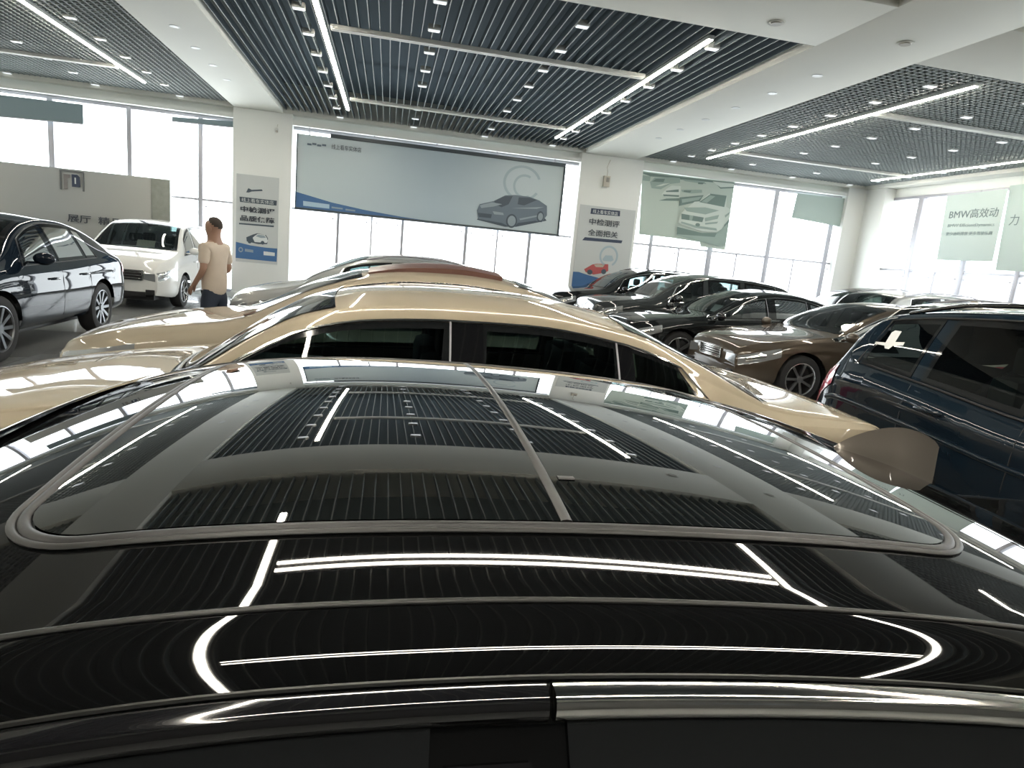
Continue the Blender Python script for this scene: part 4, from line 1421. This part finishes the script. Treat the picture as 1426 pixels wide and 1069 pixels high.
# details that belong to single cars
# navy suv: white sticker and its cross bar on the quarter glass, pale wedge of the lamp
u_, t_ = 4.03, .45


def on_side(s, u, t, off, sg):
    y, z = s.gh(u, t)
    return (s.X(u), sg * (y + off), z)


SGM = -1     # heading -Y puts local -y towards world -X
cross = [(-.115, -.004), (-.03, -.004), (-.03, .05), (-.01, .062), (.045, .058), (.045, .004), (.12, .008), (.12, -.008), (.045, -.014), (.025, -.034), (-.01, -.034), (-.025, -.02), (-.115, -.016)]
vs = [on_side(sM, u_ - a, t_ + b / .34, .007, SGM) for a, b in cross]
mesh_obj('window_sticker', vs, [tuple(range(len(vs)))], M_paperw, carM)


def lampwedge(a, b):
    u = sM.L - .02 - .14 * a
    q = .52 + .20 * b * (1 - a) - .05 * a
    z = sM.sill + (sM.zb(u) - sM.sill) * q
    return (sM.X(u), SGM * (sM.lowy(u, z) + .007), z)


patch('reverse_light', lampwedge, 6, 4, M_clearlens, carM)
# crease highlights are real pressed lines: a slim raised moulding low on the doors
for (nm, q, u1, u2, mm) in (('side_moulding', .70, .9, 4.45, P_navy2),):
    pth = []
    for k in range(40):
        u = u1 + (u2 - u1) * k / 39
        z = sM.sill + (sM.zb(u) - sM.sill) * q
        pth.append((sM.X(u), SGM * (sM.lowy(u, z) + .002), z))
    vs_, fs_ = tube_verts(pth, (.012, .02), 8)
    mesh_obj(nm, vs_, fs_, mm, carM, 60)

# price cards lying on dashboards
def card(label, car, s, u, y, w, h, dz, tilt=55):
    loc = car.matrix_world if False else None
    hd = car.rotation_euler.z
    lx = Vector((s.X(u), y, 0))
    wp = Vector(car.location) + Matrix.Rotation(hd, 3, 'Z') @ lx
    z = s.zb(u) + dz
    t = empty('price_card', label, 'card', (wp.x, wp.y, z), hd)
    box_obj('sheet', (0, 0, h * .35), (.004, w, h), M_paper if w > .32 else M_paperw, t, 0, Matrix.Rotation(-R(90 - tilt), 3, 'Y'))
    box_obj('card_foot', (-.05, 0, .004), (.10, w * .8, .008), M_paperw, t, .002)
    return t


card('tan paper card behind the white minivan windscreen', carG, sG, 1.20, .12, .34, .17, .125)
card('white price card behind the black saloon windscreen', carJ, sJ, 1.85, .25, .30, .16, .10)
card('white price card behind the black suv windscreen with lattice grille', carH, sH, 1.55, .3, .30, .16, .10)
card('white price card behind the graphite suv windscreen', carI, sI, 1.55, .3, .30, .16, .10)

# ------------------------------------------------------------------ the person
def skin_mesh(name, pts, edges, radii, m, parent, sub=2, root=0):
    me = bpy.data.meshes.new(name)
    me.from_pydata(pts, edges, [])
    o = bpy.data.objects.new(name, me); COL.objects.link(o)
    md = o.modifiers.new('skin', 'SKIN'); md.use_smooth_shade = True
    lay = me.skin_vertices[0].data if me.skin_vertices else None
    if lay is None:
        bm = bmesh.new(); bm.from_mesh(me); bm.verts.layers.skin.verify(); bm.to_mesh(me); bm.free()
        lay = me.skin_vertices[0].data
    for i, r in enumerate(radii):
        lay[i].radius = r if isinstance(r, tuple) else (r, r)
        lay[i].use_root = (i == root)
    sb = o.modifiers.new('sub', 'SUBSURF'); sb.levels = sub; sb.render_levels = sub
    dg = bpy.context.evaluated_depsgraph_get()
    m2 = bpy.data.meshes.new_from_object(o.evaluated_get(dg))
    bpy.data.objects.remove(o)
    m2.name = name
    m2.materials.clear(); m2.materials.append(m)
    m2.polygons.foreach_set('use_smooth', [True] * len(m2.polygons))
    o2 = bpy.data.objects.new(name, m2)
    link(o2, parent)
    return o2


M_skin = mat('skin', (0.34, 0.20, 0.14), 0.5)
M_shirt = mat('shirt_cream', (0.60, 0.51, 0.42), 0.8, noise=(12, .05))
M_trous = mat('trousers_navy', (0.018, 0.026, 0.045), 0.8)
M_hair = mat('hair_short', (0.05, 0.038, 0.03), 0.8)
M_shoe = mat('shoe_black', (0.012, 0.012, 0.012), 0.4)
pe = empty('person', 'person in a cream short sleeved shirt and navy trousers standing by the white minivan', 'person', (-2.13, 8.80, 0), R(64))
# local frame: +y forward (towards the van, world -x), x to the person's right
PTS, EDG, RAD = [], [], []


def jn(p, r, par=None):
    PTS.append(p); RAD.append(r)
    if par is not None:
        EDG.append((par, len(PTS) - 1))
    return len(PTS) - 1


pel = jn((0, 0, .93), (.115, .085))
wst = jn((0, .0, 1.08), (.115, .09), pel)
chs = jn((0, .01, 1.30), (.155, .115), wst)
shl = jn((0, -.005, 1.43), (.10, .08), chs)
nk = jn((0, 0, 1.53), (.062, .066), shl)
hd0 = jn((0, .02, 1.60), (.080, .100), nk)
hd1 = jn((0, .018, 1.68), (.098, .122), hd0)
hd2 = jn((0, .005, 1.755), (.085, .10), hd1)
for sx in (-1, 1):
    sh = jn((sx * .17, -.005, 1.42), (.058, .06), shl)
    el = jn((sx * .235, -.03, 1.14), .042, sh)
    wr_p = (sx * .205, .13, .95) if sx < 0 else (sx * .20, .20, 1.06)
    wr = jn(wr_p, .028, el)
    d = Vector(wr_p) - Vector(PTS[el]); d.normalize()
    pm_ = jn(tuple(Vector(wr_p) + d * .07), (.036, .020), wr)
    for k in range(4):
        q = (k - 1.5) * .017
        side = Vector((0, 1, 0)).cross(d).normalized() if abs(d.y) < .9 else Vector((1, 0, 0))
        side = Vector((0, d.z, -d.y)).normalized() * -1
        b0 = Vector(PTS[pm_]) + d * .035 + side * q
        ln = (.035, .04, .038, .03)[k]
        j1 = jn(tuple(b0), .0095, pm_)
        j2 = jn(tuple(b0 + d * ln + Vector((-sx * .008, 0, 0))), .0085, j1)
        jn(tuple(b0 + d * (ln * 1.7) + Vector((-sx * .022, 0, 0))), .0075, j2)
    tb = Vector(wr_p) + d * .04 + Vector((-sx * .01, 0, 0)) + side * -.035
    j1 = jn(tuple(tb), .0105, wr)
    jn(tuple(tb + d * .045 + side * -.008), .009, j1)
    hp = jn((sx * .085, 0, .86), .075, pel)
    kn_ = jn((sx * .105, .015, .48), .062, hp)
    an = jn((sx * .11, -.02, .09), .04, kn_)
    jn((sx * .12, .12, .035), (.04, .03), an)
body = skin_mesh('body', PTS, EDG, RAD, M_skin, pe)
# face
for sx in (-1, 1):
    bm = bmesh.new(); bmesh.ops.create_uvsphere(bm, u_segments=10, v_segments=8, radius=.011)
    bm_obj('eye', bm, mat('eye_white', (.6, .58, .55), .3), pe, 180, (sx * .03, .103, 1.665))
    bm = bmesh.new(); bmesh.ops.create_uvsphere(bm, u_segments=10, v_segments=8, radius=1)
    for v in bm.verts:
        v.co = Vector((v.co.x * .010, v.co.y * .02, v.co.z * .03))
    bm_obj('ear', bm, M_skin, pe, 180, (sx * .078, .0, 1.645))
bm = bmesh.new(); bmesh.ops.create_cone(bm, cap_ends=True, segments=10, radius1=.017, radius2=.006, depth=.045)
bm_obj('nose', bm, M_skin, pe, 60, (0, .112, 1.64))
box_obj('mouth', (0, .098, 1.598), (.042, .012, .010), mat('lips', (.28, .12, .10), .5), pe, .004)
# hair cap
bm = bmesh.new(); bmesh.ops.create_uvsphere(bm, u_segments=24, v_segments=16, radius=1)
for v in bm.verts:
    v.co = Vector((v.co.x * .086, v.co.y * .108, v.co.z * .102))
bmesh.ops.delete(bm, geom=[v for v in bm.verts if v.co.z < max(-.055, .012 + .75 * (v.co.y + .01))], context='VERTS')
bm_obj('hair', bm, M_hair, pe, 180, (0, .006, 1.692))
# shirt
sp, se, sr = [], [], []


def sj(p, r, par=None):
    sp.append(p); sr.append(r)
    if par is not None:
        se.append((par, len(sp) - 1))
    return len(sp) - 1


a = sj((0, 0, .77), (.195, .16)); b = sj((0, 0, 1.06), (.172, .14), a); c = sj((0, .01, 1.30), (.178, .138), b); d_ = sj((0, -.005, 1.435), (.12, .10), c)
sj((0, 0, 1.50), (.068, .07), d_)
for sx in (-1, 1):
    e = sj((sx * .17, -.005, 1.415), (.075, .078), d_)
    sj((sx * .228, -.025, 1.20), .066, e)
skin_mesh('shirt', sp, se, sr, M_shirt, pe)
sp, se, sr = [], [], []
a = sj((0, 0, 1.02), (.13, .10)); b = sj((0, 0, .90), (.145, .115), a)
for sx in (-1, 1):
    e = sj((sx * .10, 0, .80), .108, b)
    f = sj((sx * .108, .01, .48), .085, e)
    sj((sx * .112, -.015, .10), .07, f)
skin_mesh('trousers', sp, se, sr, M_trous, pe)
for sx in (-1, 1):
    bm = bmesh.new(); add_box(bm, (sx * .118, .06, .045), (.10, .28, .09), bevel=.03)
    bm_obj('shoe', bm, M_shoe, pe, 50)
